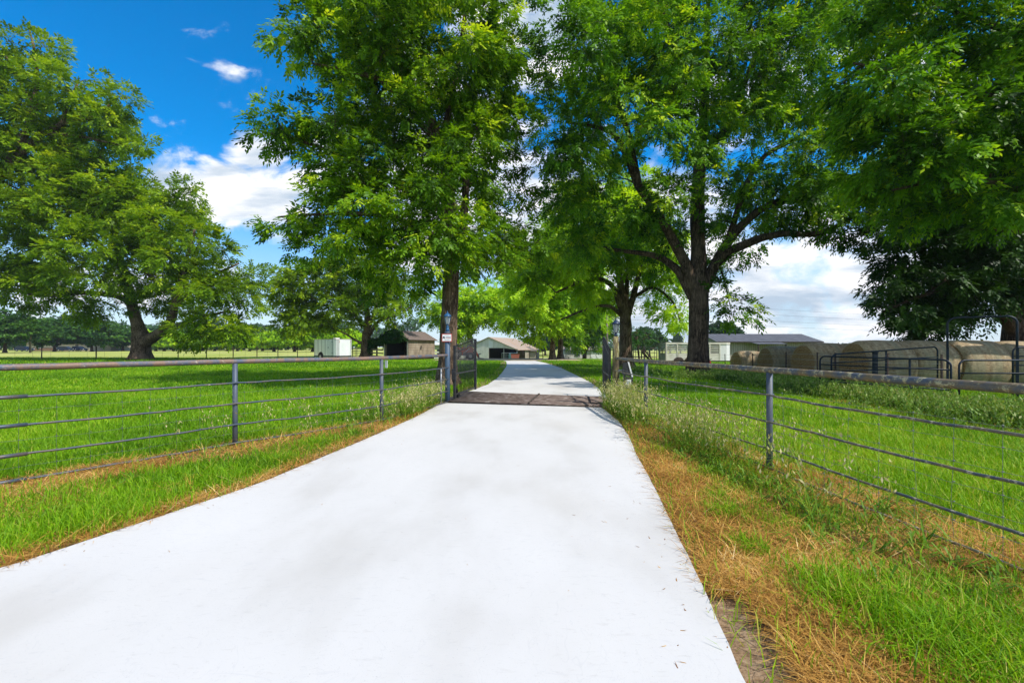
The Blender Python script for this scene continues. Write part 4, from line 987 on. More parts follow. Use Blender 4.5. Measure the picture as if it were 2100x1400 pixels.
desc = ['first orchard tree right of the thick leaning trunk', 'second orchard tree right of the thick leaning trunk', 'third orchard tree right of the thick leaning trunk', 'fourth orchard tree from the thick leaning trunk', 'fifth orchard tree from the thick leaning trunk', 'sixth orchard tree from the thick leaning trunk', 'seventh orchard tree from the thick leaning trunk', 'orchard tree under the right bough of the spreading tree', 'orchard tree behind the lowest right leaves of the spreading tree',
        'orchard tree below the drooping right tip of the spreading crown', 'orchard tree just right of the spreading crown tip', 'yellow-green orchard tree, third left of the white cargo trailer', 'yellow-green flat-topped orchard tree, second left of the white cargo trailer', 'yellow-green orchard tree at the rear corner of the white cargo trailer', 'orchard tree hidden behind the white cargo trailer roof', 'orchard tree right of the white cargo trailer front']
for (px, d), l in zip(row, desc): place(sml, px, d, (1, 1, random.uniform(.85, 1.05)), 'small ' + l, G2)
G3 = 'single trees on the far horizon'
for px, d, sc, lab in [(1332, 150, (1.0, 1, .78), 'far round tree left of the stock trailer on the horizon'), (1470, 105, (.85, .85, .72), 'round treetop above the grey tin roof beside the large trunk'), (1388, 260, (.5, .5, .9), 'tiny treetop just above the stock trailer roof'), (1118, 170, (1.2, 1.2, .6), 'bluish distant tree between the pens and the bright green pair'), (1092, 185, (1.1, 1.1, .55), 'bluish distant tree above the dark roofed pen')]:
    place(tall, px, d, sc, lab, G3)

def woods():
    pts = []; 
    for (x0, x1, y, h, n, sd) in ((-330, -75, 205, 10.5, 15000, 1), (-420, -60, 300, 19, 15000, 2), (-60, 420, 420, 6.5, 12000, 3)):
        x = RNG.uniform(x0, x1, n); hh = h * (.55 + .75 * fbm(x * .06, x * 0 + sd, 50 + sd, 4))
        z = hh * RNG.random(n) ** .6; yy = y + RNG.normal(0, 5, n) + (hh - z) * -.4
        pts.append(np.stack([x, yy, z + gz(x, yy)], -1))
    p = np.concatenate(pts); n = len(p)
    o = leaf_mesh('woods', p, nrm(RNG.normal(0, 1, (n, 3))), nrm(RNG.normal(0, 1, (n, 3)) + (0, -.5, .8)), RNG.uniform(1.6, 3.2, n), RNG.uniform(1, 2, n), np.clip(RNG.normal(.5, .22, n), 0, 1), M['leaf_woods'], None)
    tag(o, kind='stuff')
woods()

# ------------------------------------------------------------------ pipe fences
def offs(p, k=0.0):
    return p
def pipe_fence(name, label, line, posts, hs, rail_h, mats, mesh_side, rail_r=.037, rod_r=.0125, start=0, end=None):
    """line: plan polyline (x,y); posts: plan points that carry a post; hs: rod heights"""
    root = thing(name, label, 'fence', (line[0][0], line[0][1], GZ(*line[0])))
    B = Vector(root.location)
    def at(x, y, h): return Vector((x, y, GZ(x, y) + h)) - B
    def along(h, dx=0.0, sag=0.0, n=10):
        out = []
        for (a, b) in zip(line[:-1], line[1:]):
            nn = Vector((b[1] - a[1], a[0] - b[0], 0)).normalized()
            for k in range(n):
                t = k / n; x = a[0] + (b[0] - a[0]) * t; y = a[1] + (b[1] - a[1]) * t
                out.append(at(x + nn.x * dx, y + nn.y * dx, h + sag * math.sin(t * PI) + random.gauss(0, .004 if sag else .0015)))
        a, b = line[-2], line[-1]; nn = Vector((b[1] - a[1], a[0] - b[0], 0)).normalized()
        out.append(at(b[0] + nn.x * dx, b[1] + nn.y * dx, h)); return out
    MB().tube(along(rail_h), rail_r, 14).build('top_rail', mats[0], root)
    for h in hs: MB().tube(along(h, mesh_side * (.037 + rod_r * .6), -.012), rod_r, 8).build('rod', mats[1], root)
    for (x, y) in posts:
        mb = MB().tube([at(x, y, -.15), at(x, y, .5), at(x, y, rail_h - .03)], .036, 14)
        for h in hs: mb.tube([at(x - .02, y, h), at(x + mesh_side * .05, y, h)], .016, 6)
        mb.build('post', mats[2], root)
    # woven stock wire on the far side of the rods
    mb = MB(); r = .0016
    for h in (.06, .19, .33, .48, .64, .81, .96):
        mb.tube(along(h, -mesh_side * .045, -.01), r, 3, cap=False)
    for (a, b) in zip(line[:-1], line[1:]):
        L = math.hypot(b[0] - a[0], b[1] - a[1]); n = max(1, int(L / .3)); nn = Vector((b[1] - a[1], a[0] - b[0], 0)).normalized()
        for k in range(n):
            t = (k + .5) / n; x = a[0] + (b[0] - a[0]) * t - nn.x * mesh_side * .046; y = a[1] + (b[1] - a[1]) * t - nn.y * mesh_side * .046
            j = [random.gauss(0, .008) for _ in range(4)]
            mb.tube([at(x, y, .03), at(x + j[0], y + j[1], .33), at(x + j[2], y + j[3], .64), at(x, y, .97)], r, 3, cap=False)
            for h in (.19, .33, .48, .64, .81, .96): mb.tube([at(x - .008, y, h), at(x + .008, y, h)], .0042, 4)
    mb.build('wire_mesh', M['mesh'], root)
    return root
lf = [tuple(p) for p in LF]; rf = [tuple(p) for p in RF]
fenceL = pipe_fence('pipe_fence', 'rust-flecked blue-grey pipe fence with four rods beside the wide green lawn', lf, [lf[1], lf[3], lf[4]], (.965, .655, .335, .06), 1.285, (M['rail_left'], M['rod'], M['post_grey']), 1)
# couplings on the left rods
B = fenceL.location
for h in (.965, .655, .335, .06):
    a = Vector((-5.55, 4.72, h)) ; c = Vector((-5.36, 5.02, h)); n = Vector((c.y - a.y, a.x - c.x, 0)).normalized() * .045
    MB().tube([a + n - B, c + n - B], .021, 10).build('coupling', M['rod'], fenceL)
fenceR = pipe_fence('pipe_fence', 'lichen-covered pipe fence with four rods beside the straw verge and corral', rf, [rf[1], rf[2], rf[4]], (.925, .61, .285, .055), 1.225, (M['rail_right'], M['rod_lichen'], M['post_grey']), 1)

# little tag hanging on the left rail
t = thing('fence_tag', 'small white plastic tag hanging on the pipe rail past the second post', 'tag', (-2.53, 9.28, 1.16), R(-30))
MB().box(-.034, -.05, -.075, .034, -.044, .075).build('plate', M['white'], t)
MB().tube([(0, -.046, .07), (0, -.05, .12), (0, 0, .165), (0, .045, .12)], .004, 6).build('tie', M['wire'], t)

# ------------------------------------------------------------------ gate posts with lanterns
def lantern(root, z, mat_, x=0, y=0):
    c = (x, y, z)
    lan = MB().lathe([(.034, 0), (.05, .02), (.028, .055), (.022, .075), (.05, .09), (.052, .1)], 14, c).build('lantern', mat_, root)
    MB().lathe([(.045, .1), (.078, .3), (.078, .302), (.045, .101)], 6, c, smooth=False).build('glass', M['lampglass'], lan)
    mb = MB()
    for k in range(6):
        a = PI / 3 * k
        mb.tube([(x + .05 * math.cos(a), y + .05 * math.sin(a), z + .098), (x + .083 * math.cos(a), y + .083 * math.sin(a), z + .302)], .0065, 5)
    mb.build('frame', mat_, lan)
    MB().lathe([(.102, .298), (.106, .31), (.09, .335), (.055, .375), (.022, .4), (.012, .41), (.018, .42), (.014, .435), (.003, .455)], 14, c).build('cap', mat_, lan)
    MB().lathe([(.018, .1), (.03, .15), (.03, .22), (.012, .25)], 10, c).build('bulb', M['white'], lan)
m, nt, bb = newmat('lamp_glass'); bb.inputs['Base Color'].default_value = (.8, .84, .8, 1); bb.inputs['Roughness'].default_value = .15; bb.inputs['Transmission Weight'].default_value = .55; bb.inputs['IOR'].default_value = 1.1; M['lampglass'] = m
t = thing('gate_post', 'blue steel gate post with a blue lantern on top, left of the cattle guard', 'gate post', (-1.73, 12.2, GZ(-1.73, 12.2)))
MB().tube([(0, 0, -.3), (0, 0, .8), (0, 0, 1.84)], .068, 20).build('pole', M['post_blue'], t)
MB().lathe([(.078, 1.82), (.08, 1.9), (.074, 1.92)], 20).build('collar', M['post_grey'], t)
MB().lathe([(.062, 1.92), (.045, 1.99), (.036, 2.03)], 16).build('lamp_base', M['lamp_blue'], t)
lantern(t, 2.02, M['lamp_blue'])
t2 = thing('gate_post', 'lichened wooden gate post with a dark lantern on top, right of the cattle guard', 'gate post', (2.58, 11.3, 0))
mb = MB(); mb.tube([(0, 0, -.3), (.005, 0, .6), (-.005, 0, 1.2), (0, 0, 1.77)], [.092, .085, .08, .076], 12, jit=lambda i, k: 1 + .05 * math.sin(k * 2.4 + i))
mb.build('pole', M['wood_post'], t2)
lantern(t2, 1.77, M['lamp_dark'])

# warning sign on the left post: red rim, dark emblem and small unreadable print
t = thing('sign', 'small white sign with a red border and dark emblem on the blue gate post', 'sign', (-1.735, 12.118, 1.755))
MB().box(-.135, -.004, -.105, .135, .004, .105).build('border', M['red'], t)
MB().box(-.119, -.0065, -.089, .119, -.0045, .089).build('plate', M['white'], t)
ink = MB(); ink.prism([(-.108, -.03), (-.108, .012), (-.092, .034), (-.066, .034), (-.05, .012), (-.05, -.03), (-.062, -.03), (-.068, -.008), (-.09, -.008), (-.096, -.03)], 'y', -.0085, -.007)
ink.build('emblem', M['ink'], t)
pr = MB(); rr_ = random.Random(4)
for (x0, x1, z, h) in ((-.06, .06, .062, .008), (-.03, .1, .014, .02), (-.055, .07, -.06, .012)):
    x = x0
    while x < x1:
        w = rr_.uniform(.006, .013)
        pr.box(x, -.0085, z - h / 2, x + w * .45, -.007, z + h / 2)
        if rr_.random() < .6: pr.box(x + w * .45, -.0082, z - h / 2, x + w * .8, -.007, z - h / 4)
        x += w
pr.build('lettering', plain('blue_print', (.06, .09, .2), .5), t)
pr = MB(); x = -.03
while x < .1:
    w = rr_.uniform(.008, .014); pr.box(x, -.0085, -.018, x + w * .55, -.007, -.004); x += w
pr.build('lettering', M['red'], t)

# stake beside the blue post
t = thing('metal_stake', 'thin pale steel stake standing in the weeds beside the blue gate post', 'stake', (-1.86, 11.95, 0))
MB().bar((0, 0, -.1), (0, 0, .95), .045, .012).add([], []).build('blade', M['wire'], t)
MB().tube([(0, -.012, .1), (0, -.012, .93)], .012, 6).build('rib', M['steel'], t)

# gate leaves
def gate_leaf(label, hinge, free, h_hinge, h_free, z0, solid=False):
    d = Vector((free[0] - hinge[0], free[1] - hinge[1], 0)); L = d.length
    t = thing('metal_gate', label, 'gate', (hinge[0], hinge[1], GZ(*hinge)), math.atan2(d.y, d.x), 'the two gate leaves')
    top = lambda x: h_hinge + (h_free - h_hinge) * ss(0, L, x).item()
    fr = MB(); fr.box(-.03, -.03, z0 - .05, .03, .03, h_hinge); fr.build('hinge_stile', M['gate_black'], t)
    MB().box(L - .035, -.035, z0, L + .035, .035, h_free + .03).build('free_stile', M['gate_black'], t)
    for z in (z0 + .06, .78):
        MB().box(.03, -.02, z - .02, L - .035, .02, z + .02).build('cross_rail', M['gate_black'], t)
    MB().tube([(x, 0, top(x) - .16) for x in np.linspace(.0, L, 12)], .018, 8).build('arched_rail', M['gate_black'], t)
    n = 15
    for k in range(n):
        x = .03 + (L - .06) * (k + 1) / (n + 1)
        mb = MB().tube([(x, 0, z0 + .04), (x, 0, top(x) - .02)], .0115 if not solid else .012, 6)
        mb.lathe([(.012, 0), (.017, .02), (.002, .09)], 6, (x, 0, top(x) - .03)); mb.build('picket', M['gate_black'], t)
    return t
gl = gate_leaf('black picket gate leaf swung open in front of the red tractor', (-1.56, 12.35), (-1.17, 14.5), 1.55, 1.74, .16)
MB().bar((.03, .05, .62), (.55, .06, .1), .05, .05).box(.45, .03, .08, .62, .09, .2).build('opener_arm', M['gate_black'], gl)
MB().box(-.1, -.06, .62, -.03, .05, .92).build('hinge_bracket', M['gate_black'], gl)
gr = gate_leaf('black gate leaf seen edge-on beside the lichened wooden post', (2.47, 11.5), (2.76, 13.7), 1.48, 1.78, .12, True)
# gate opener box with slanted solar panel
t = thing('solar_panel', 'slanted black solar panel with pale frame and labelled box beside the wooden gate post', 'solar panel', (2.82, 11.15, 0))
MB().tube([(-.2, .1, .93), (0, .1, .93)], .02, 8).build('bracket', M['wire'], t)
pv = MB().bar((-.06, .0, .84), (-.06, .0, .78), .04, .04)
pv.prism([(-.12, .84), (.12, .78), (.02, 1.13), (-.1, 1.13)], 'y', .0, .03); pv.build('panel', M['gate_black'], t)
MB().prism([(.115, .775), (.15, .775), (.05, 1.14), (.015, 1.14)], 'y', -.006, .036).build('frame', M['white'], t)
MB().box(-.06, -.02, .55, .14, .12, .77).build('box', M['gate_black'], t)
MB().box(-.045, -.026, .58, .095, -.0205, .71).build('label_plate', M['white'], t)
mb = MB()
for (x, z, w, h) in ((-.03, .655, .03, .03), (.01, .665, .05, .01), (.01, .645, .06, .008), (-.03, .615, .1, .012), (.06, .6, .02, .02)): mb.box(x, -.029, z, x + w, -.0265, z + h)
mb.build('lettering', plain('label_blue', (.04, .12, .4), .5), t)
t = thing('marker', 'small blue and white plastic marker lying at the right end of the cattle guard', 'marker', (2.68, 13.15, .03))
MB().box(-.07, -.03, .0, .07, .03, .035).build('base', plain('marker_blue', (.03, .16, .5), .4), t)
MB().prism([(-.05, .0355), (.05, .0355), (.03, .11), (-.02, .13)], 'y', -.02, .02).build('cap', M['white'], t)

# ------------------------------------------------------------------ cattle guard
t = thing('cattle_guard', 'rusty brown cattle guard of steel pipes set across the white drive', 'cattle guard', (.3, 13, 0))
A = Vector((-1.86, 12.1, .045)); Bq = Vector((2.22, 11.14, .045)); Cq = Vector((2.66, 13.16, .045)); Dq = Vector((-1.5, 14.86, .045)); O = Vector((.3, 13, 0))
nb = 14
for k in range(nb):
    s = (k + .5) / nb
    a = A.lerp(Dq, s) - O; c = Bq.lerp(Cq, s) - O
    mid = a.lerp(c, .5)
    j = random.gauss(0, .006)
    MB().tube([a + Vector((0, j, 0)), mid + Vector((0, 0, j)), c], .04, 10).build('pipe', M['guard'], t)
for s in (0.01, .5, .99): MB().bar(A.lerp(Bq, s) - O - Vector((0, 0, .11)), Dq.lerp(Cq, s) - O - Vector((0, 0, .11)), .1, .12).build('beam', M['guard'], t)
MB().bar(A.lerp(Bq, .56) - O + Vector((0, .02, .044)), Dq.lerp(Cq, .56) - O + Vector((0, -.02, .044)), .05, .02).build('joint_plate', M['wood_dark'], t)
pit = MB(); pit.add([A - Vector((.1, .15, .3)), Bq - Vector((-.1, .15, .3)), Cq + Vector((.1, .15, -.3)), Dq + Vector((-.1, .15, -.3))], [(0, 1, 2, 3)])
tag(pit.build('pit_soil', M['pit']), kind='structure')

# ------------------------------------------------------------------ hay bales
def bale_proto():
    t = thing('hay_bale', 'x', 'hay bale', (0, 0, 0), 0, 'round hay bales lined up in rows')
    r, L, n, k = .87, 1.49, 40, 9
    rr = random.Random(3); V = []; Fq = []
    prof = [(0, .87), (.025, .935), (.1, .99), (.35, 1.0), (.5, 1.006), (.65, 1), (.9, .99), (.975, .935), (1, .87)]
    for i, (u, f) in enumerate(prof):
        for j in range(n):
            a = 2 * PI * j / n
            q = r * f * (1 + .012 * math.sin(3 * a + 1) + .008 * math.sin(7 * a + i) + rr.gauss(0, .003))
            z = q * math.sin(a); z = z if z > -r * .9 else -r * .9 + (z + r * .9) * .15
            V.append((u * L, q * math.cos(a), z + r * .9))
    Fq = [(i * n + j, i * n + (j + 1) % n, (i + 1) * n + (j + 1) % n, (i + 1) * n + j) for i in range(k - 1) for j in range(n)]
    MB().add(V, Fq, True).build('net_wrap', M['hay_wrap'], t)
    for e, sgn in ((0, -1), (k - 1, 1)):
        ring = [Vector(V[e * n + j]) for j in range(n)]; c = sum(ring, Vector()) / n; VV = []; m_ = 6
        for q in range(m_ + 1):
            f = 1 - q / m_
            for j in range(n):
                p = c + (ring[j] - c) * max(f, .02); VV.append((p.x + sgn * (.04 * (1 - f * f) + rr.uniform(0, .03) * (q > 0)), p.y, p.z))
        FF = [(q * n + j, q * n + (j + 1) % n, (q + 1) * n + (j + 1) % n, (q + 1) * n + j) for q in range(m_) for j in range(n)]
        FF.append(tuple(m_ * n + j for j in range(n)))
        MB().add(VV, FF, False).build('straw_end', M['hay_end'], t)
    return t
bp = bale_proto(); first = True
rows = [(12.35, 16.5, 8, 1.075, 'nearest row'), (12.3, 19.3, 7, 1.06, 'second row back'), (13.05, 23.6, 6, 1.05, 'third row back'), (13.75, 28.0, 5, .93, 'farthest row')]
ordw = ['first', 'second', 'third', 'fourth', 'fifth', 'sixth', 'seventh', 'eighth']
for x0, y, n, sc, rn in rows:
    for k in range(n):
        x = x0 + k * 1.53 * sc; yy_ = y + random.gauss(0, .05) ; rz = R(random.gauss(0, 2))
        lab = f'round net-wrapped hay bale, {ordw[k]} along the {rn}' + (' with its brown straw end showing' if k == 0 else '')
        zz = GZ(x, yy_) - .03
        if first: first = False; o = bp; o.location = (x, yy_, zz); o.rotation_euler = (0, 0, rz); o['label'] = lab
        else: o = dup(bp, (x, yy_, zz), rz, lab)
        s = sc * random.uniform(.985, 1.02); o.scale = (sc, s, s)

# ------------------------------------------------------------------ corral gates on the right
def tube_gate(label, a, b, ha, hb, bars, name='tube_gate', group='dark tube gates of the corral', r=.024, h0=.18, posts=(), mat_=None, verts=(.5,)):
    mat_ = mat_ or M['corral']
    d = Vector((b[0] - a[0], b[1] - a[1], 0)); L = d.length
    t = thing(name, label, 'fence' if name == 'pen_fence' else 'gate', (a[0], a[1], GZ(*a)), math.atan2(d.y, d.x), group)
    rc = .16
    H = lambda x: ha + (hb - ha) * x / L
    pts = [(0, 0, .02), (0, 0, ha - rc), (.05, 0, ha - .05), (rc, 0, H(rc)), (L * .5, 0, H(L * .5)), (L - rc, 0, H(L - rc)), (L - .05, 0, hb - .05), (L, 0, hb - rc), (L, 0, .02)]
    fine = [pts[0], pts[1]]
    for k in range(1, 6): an = PI / 2 * k / 6; fine.append((rc * (1 - math.cos(an)), 0, ha - rc + rc * math.sin(an)))
    for x in np.linspace(rc, L - rc, 6): fine.append((x, 0, H(x)))
    for k in range(1, 6): an = PI / 2 * k / 6; fine.append((L - rc + rc * math.sin(an), 0, hb - rc + rc * math.cos(an)))
    fine += [pts[-2], pts[-1]]
    MB().tube(fine, r, 12).build('frame', mat_, t)
    for k in range(bars):
        f = (k + .0) / bars
        za = h0 + (ha - h0) * f; zb = h0 + (hb - h0) * f
        MB().tube([(0, 0, za), (L, 0, zb)], r * .8, 10).build('bar', mat_, t)
    for v in verts:
        MB().bar((L * v, .024, h0 - .03), (L * v, .024, H(L * v)), .045, .03).build('upright', mat_, t)
    return t
tube_gate('dark blue tube gate angled toward the fence, its right end nearest', (9.75, 14.4), (11.0, 11.4), 1.22, 1.18, 4, verts=(.73,))
tube_gate('dark tube gate leaning up to the right across the biggest hay bale', (10.25, 14.6), (13.75, 14.7), 1.27, 1.52, 4, verts=(.52,))
tube_gate('dark blue tube gate with rounded corner running off the right edge', (11.4, 11.6), (15.2, 11.5), 1.17, 1.17, 3, verts=(.9,))
tube_gate('dark tube panel behind the tall bow frame at the right edge', (14.75, 13.4), (18.2, 13.2), 1.5, 1.5, 5, verts=(.5,))
t = thing('bow_frame', 'tall dark steel bow frame standing over the corral gap before the hay bales', 'frame', (13.4, 14.0, 0), math.atan2(-.9, 1.1))
Lw = 1.45; pts = [(0, 0, -.1), (0, 0, 2.2)] + [(.2 - .2 * math.cos(a), 0, 2.2 + .2 * math.sin(a)) for a in np.linspace(.2, PI / 2, 6)] + [(Lw - .2 + .2 * math.sin(a), 0, 2.2 + .2 * math.cos(a)) for a in np.linspace(0, 1.4, 6)] + [(Lw, 0, 2.2), (Lw, 0, -.1)]
MB().tube(pts, .03, 12).build('bow', M['corral'], t)
for x in (0, Lw): MB().bar((x, -.04, .1), (x, -.04, 1.5), .06, .05).build('side_plate', M['corral'], t)
t = thing('corral_post', 'dark square post standing between the tube gates before the biggest bale', 'post', (12.05, 15.1, 0))
MB().box(-.055, -.055, -.1, .055, .055, 1.32).build('shaft', M['corral'], t); MB().box(-.07, -.07, 1.321, .07, .07, 1.35).build('cap', M['corral'], t)

def wire_fence(label, posts, h, wires, group=None, mesh_every=None, rpost=.02):
    t = thing('wire_fence', label, 'fence', (posts[0][0], posts[0][1], GZ(*posts[0])))
    B = Vector(t.location)
    for (x, y) in posts:
        z = GZ(x, y)
        mb = MB().bar(Vector((x, y, z - .1)) - B, Vector((x + random.gauss(0, .02), y, z + h)) - B, rpost * 1.6, rpost)
        mb.bar(Vector((x, y + rpost, z - .1)) - B, Vector((x + random.gauss(0, .01), y + rpost, z + h)) - B, rpost * .5, rpost * 1.5)
        mb.build('post', M['corral_rust'], t)
    mb = MB(); rw = rpost * .18
    for w in wires:
        mb.tube([Vector((x, y, GZ(x, y) + w + random.gauss(0, .01))) - B for x, y in posts], rw, 3, cap=False)
    if mesh_every:
        for (a, b) in zip(posts[:-1], posts[1:]):
            L = math.hypot(b[0] - a[0], b[1] - a[1]); n = int(L / mesh_every)
            for k in range(n):
                f = (k + .5) / n; x = a[0] + (b[0] - a[0]) * f; y = a[1] + (b[1] - a[1]) * f; z = GZ(x, y)
                mb.tube([Vector((x, y, z)) - B, Vector((x, y, z + max(wires))) - B], rw, 3, cap=False)
    mb.build('wire', M['wire'] if rpost < .03 else M['corral_rust'], t); return t
wire_fence('thin wire fence on steel posts in front of the hay bales and tin-roofed shed', [(14.6, 40), (13.6, 33), (12.9, 27.5), (11.9, 22.5), (11.2, 18.6), (10.95, 16.3), (10.6, 14.9), (10.9, 13.2), (11.25, 11.9)], 1.32, (.2, .5, .8, 1.05, 1.25), rpost=.022)
fl_posts = [((px - CX) / F * d, d) for px, d in ((-60, 45), (85, 45), (197, 46.5), (300, 47.5), (365, 48.5), (423, 49.5), (478, 51), (527, 53), (570, 55), (610, 57.5), (645, 60), (690, 63), (730, 66))]
wire_fence('long mesh fence on thin steel posts between lawn and yellow pasture', fl_posts, 1.38, (.1, .35, .6, .9, 1.2), mesh_every=1.4, rpost=.045)

# ------------------------------------------------------------------ vehicles
def wheel(root, c, r, w, axis='y'):
    o = MB().disc(c, r, w, axis, 24).build('wheel', M['black_rubber'], root)
    MB().disc(c, r * .55, w * 1.04, axis, 16).build('rim', M['steel'], o)
    return o

# enclosed cargo trailer; local +x forward, -y is the door side
t = thing('cargo_trailer', 'white enclosed cargo trailer with side door parked on the left lawn', 'trailer', ((684 - CX) / F * 52, 52, GZ(-20, 52)), math.atan2(-.58, .817))
L, W, z0, z1 = 4.4, 2.1, .45, 2.24
outl = [(-L / 2, -W / 2), (L / 2 - .5, -W / 2), (L / 2 - .2, -W / 2 + .08), (L / 2, -W / 2 + .4), (L / 2, W / 2 - .4), (L / 2 - .2, W / 2 - .08), (L / 2 - .5, W / 2), (-L / 2, W / 2)]
MB().prism(outl, 'z', z0, z1).build('body', M['trailer_skin'], t)
MB().prism([(x * 1.008, y * 1.012) for x, y in outl], 'z', z1 + .001, z1 + .06).build('roof_trim', plain('rusty_trim', (.5, .42, .36), .6), t)
MB().prism([(x * 1.006, y * 1.01) for x, y in outl], 'z', z0 - .08, z0 - .001).build('chassis', M['corral'], t)
dr = MB().box(.55, -W / 2 - .02, z0 + .05, 1.35, -W / 2 - .001, z1 - .1).build('door', M['white'], t)
mb = MB()
for a in ((.53, .555), (1.345, 1.37)): mb.box(a[0], -W / 2 - .026, z0 + .03, a[1], -W / 2 - .0005, z1 - .08)
mb.build('door_seal', M['steel'], dr)
MB().box(.6, -W / 2 - .05, 1.3, .68, -W / 2 - .021, 1.42).build('latch', M['ink'], dr)
for z in (.75, 1.95): MB().box(1.3, -W / 2 - .04, z, 1.48, -W / 2 - .027, z + .05).build('hinge', M['ink'], dr)
arch = MB().prism([(-.85 + .5 * math.cos(a), .36 + .5 * math.sin(a)) for a in np.linspace(0, PI, 14)], 'y', -W / 2 - .03, -W / 2 - .002); arch.build('wheel_arch', M['dark'], t)
wheel(t, (-.85, -W / 2 + .02, .34), .34, .2); wheel(t, (-.85, W / 2 - .02, .34), .34, .2)
MB().box(.3, -.25, z1 + .061, .8, .25, z1 + .2).build('roof_vent', M['white'], t)
MB().bar((L / 2 - .1, -.5, .42), (L / 2 + 1.1, 0, .42), .07, .08).bar((L / 2 - .1, .5, .42), (L / 2 + 1.1, 0, .42), .07, .08).build('tongue', M['corral'], t)
MB().tube([(L / 2 + .95, 0, 0), (L / 2 + .95, 0, .8)], .035, 8).build('jack', M['steel'], t)
mb = MB()
for y in (-.7, .7): mb.box(L / 2 + .001, y - .04, 1.98, L / 2 + .02, y + .04, 2.04)
mb.build('marker_lamp', M['orange'], t)

# livestock trailer, side to the camera; +x forward (right)
t = thing('stock_trailer', 'cream slatted livestock trailer parked behind the large dark trunk', 'trailer', (14.2, 42, GZ(17, 43)))
L, W = 6.1, 1.9
cream = mat2('cream_trailer_paint', [(.3, (.5, .45, .36)), (.5, (.68, .64, .54)), (.7, (.76, .73, .66))], 1.5, .6, 6, stretch=(1, 1, 3))
greyd = mat2('grey_rear_paint', [(.3, (.22, .2, .16)), (.7, (.36, .33, .27))], 1.5, .8, 6)
for y in (0, W):
    side = MB(); y0 = y - .03
    side.box(0, y0, .5, L - 1.1, y0 + .06, 1.18); side.build('side_panel', cream, t)
    for z in (1.30, 1.47, 1.64, 1.81):
        MB().box(0.02, y0 + .012, z, L - 1.15, y0 + .048, z + .075).build('slat', cream, t)
    for x in (.06, 1.05, 2.05, 3.05, 4.05, 4.97):
        MB().box(x - .05, y0 - .03, .5, x + .05, y0 + .09, 1.99).build('upright', cream, t)
    for x in (1.15, 2.15):
        fn = MB().prism([(x - .47, .5)] + [(x + .46 * math.cos(a), .46 + .36 * math.sin(a)) for a in np.linspace(PI, 0, 12)] + [(x + .47, .5)], 'y', y0 - .16 if y == 0 else y0 + .02, y0 - .031 if y == 0 else y0 + .2)
        fn.build('fender', M['corral_rust'], t); wheel(t, (x, y + (-.06 if y == 0 else .06), .34), .34, .2)
nose = [(L - 1.13, -.03), (L - .5, -.03), (L - .12, .15), (L, .55), (L, W - .55), (L - .12, W - .15), (L - .5, W + .03), (L - 1.13, W + .03)]
MB().prism(nose, 'z', .5, 1.985).build('nose', M['white'], t)
roof = [(0, -.07), (L - .5, -.07), (L - .1, .12), (L + .03, .52), (L + .03, W - .52), (L - .1, W - .12), (L - .5, W + .07), (0, W + .07)]
MB().prism(roof, 'z', 1.99, 2.17).build('roof', cream, t)
MB().box(-.06, -.05, 1.96, .55, W + .05, 2.185).build('rear_hood', greyd, t)
rg = MB(); rg.box(-.04, .0, .5, .0, W, 1.15); rg.build('rear_gate', greyd, t)
for z in (1.30, 1.47, 1.64, 1.81): MB().box(-.035, 0, z, -.005, W, z + .08).build('slat', greyd, t)
for y in (0, W / 2, W): MB().box(-.06, y - .05, .5, .015, y + .05, 1.955).build('upright', greyd, t)
MB().box(.02, .04, .42, L - .1, W - .04, .495).build('floor', M['wood_dark'], t)
MB().bar((L - .2, .4, .46), (L + 1.0, W / 2, .46), .08, .1).bar((L - .2, W - .4, .46), (L + 1.0, W / 2, .46), .08, .1).build('tongue', M['corral'], t)
MB().tube([(L + .5, W / 2, .02), (L + .5, W / 2, .85)], .04, 8).build('jack', M['steel'], t)
t = thing('gas_can', 'red fuel can standing just right of the large dark trunk', 'fuel can', (P(1452, 742, 38)[0], 38, GZ(16, 38)))
MB().prism([(-.2, 0), (.2, 0), (.2, .5), (.1, .6), (-.2, .6)], 'y', -.12, .12).build('body', M['red'], t); MB().tube([(.12, 0, .56), (.2, 0, .72), (.3, 0, .78)], .03, 8).build('spout', M['ink'], t); MB().tube([(-.15, 0, .6), (-.12, 0, .68), (.02, 0, .68), (.05, 0, .6)], .02, 6).build('handle', M['red'], t)

# red tractor with loader, facing right
t = thing('tractor', 'red tractor with front loader parked behind the left gate leaf', 'tractor', (P(930, 740, 56)[0], 56, GZ(-6, 56)), R(8))
MB().box(.1, -.35, .5, 2.2, .35, .85).build('chassis', M['ink'], t)
MB().prism([(1.0, .85), (2.35, .8), (2.4, 1.15), (2.2, 1.32), (1.0, 1.38)], 'y', -.3, .3).build('hood', M['orange'], t)
MB().prism([(-.1, .85), (.95, .85), (.95, 1.0), (.3, 1.05), (-.1, 1.25)], 'y', -.5, .5).build('platform', M['ink'], t)
for y in (-.72, .72):
    wheel(t, (.25, y, .68), .68, .36); wheel(t, (2.05, y * .92, .42), .42, .26)
    MB().tube([(.25 + .8 * math.cos(a), y, .68 + .8 * math.sin(a)) for a in np.linspace(2.9, .3, 12)], .09, 6).build('fender', M['red'], t)
MB().box(.1, -.25, 1.15, .6, .25, 1.24).box(.05, -.25, 1.24, .14, .25, 1.6).build('seat', M['ink'], t)
MB().tube([(1.1, 0, 1.2), (.85, 0, 1.5)], .02, 6).build('steering_column', M['ink'], t)
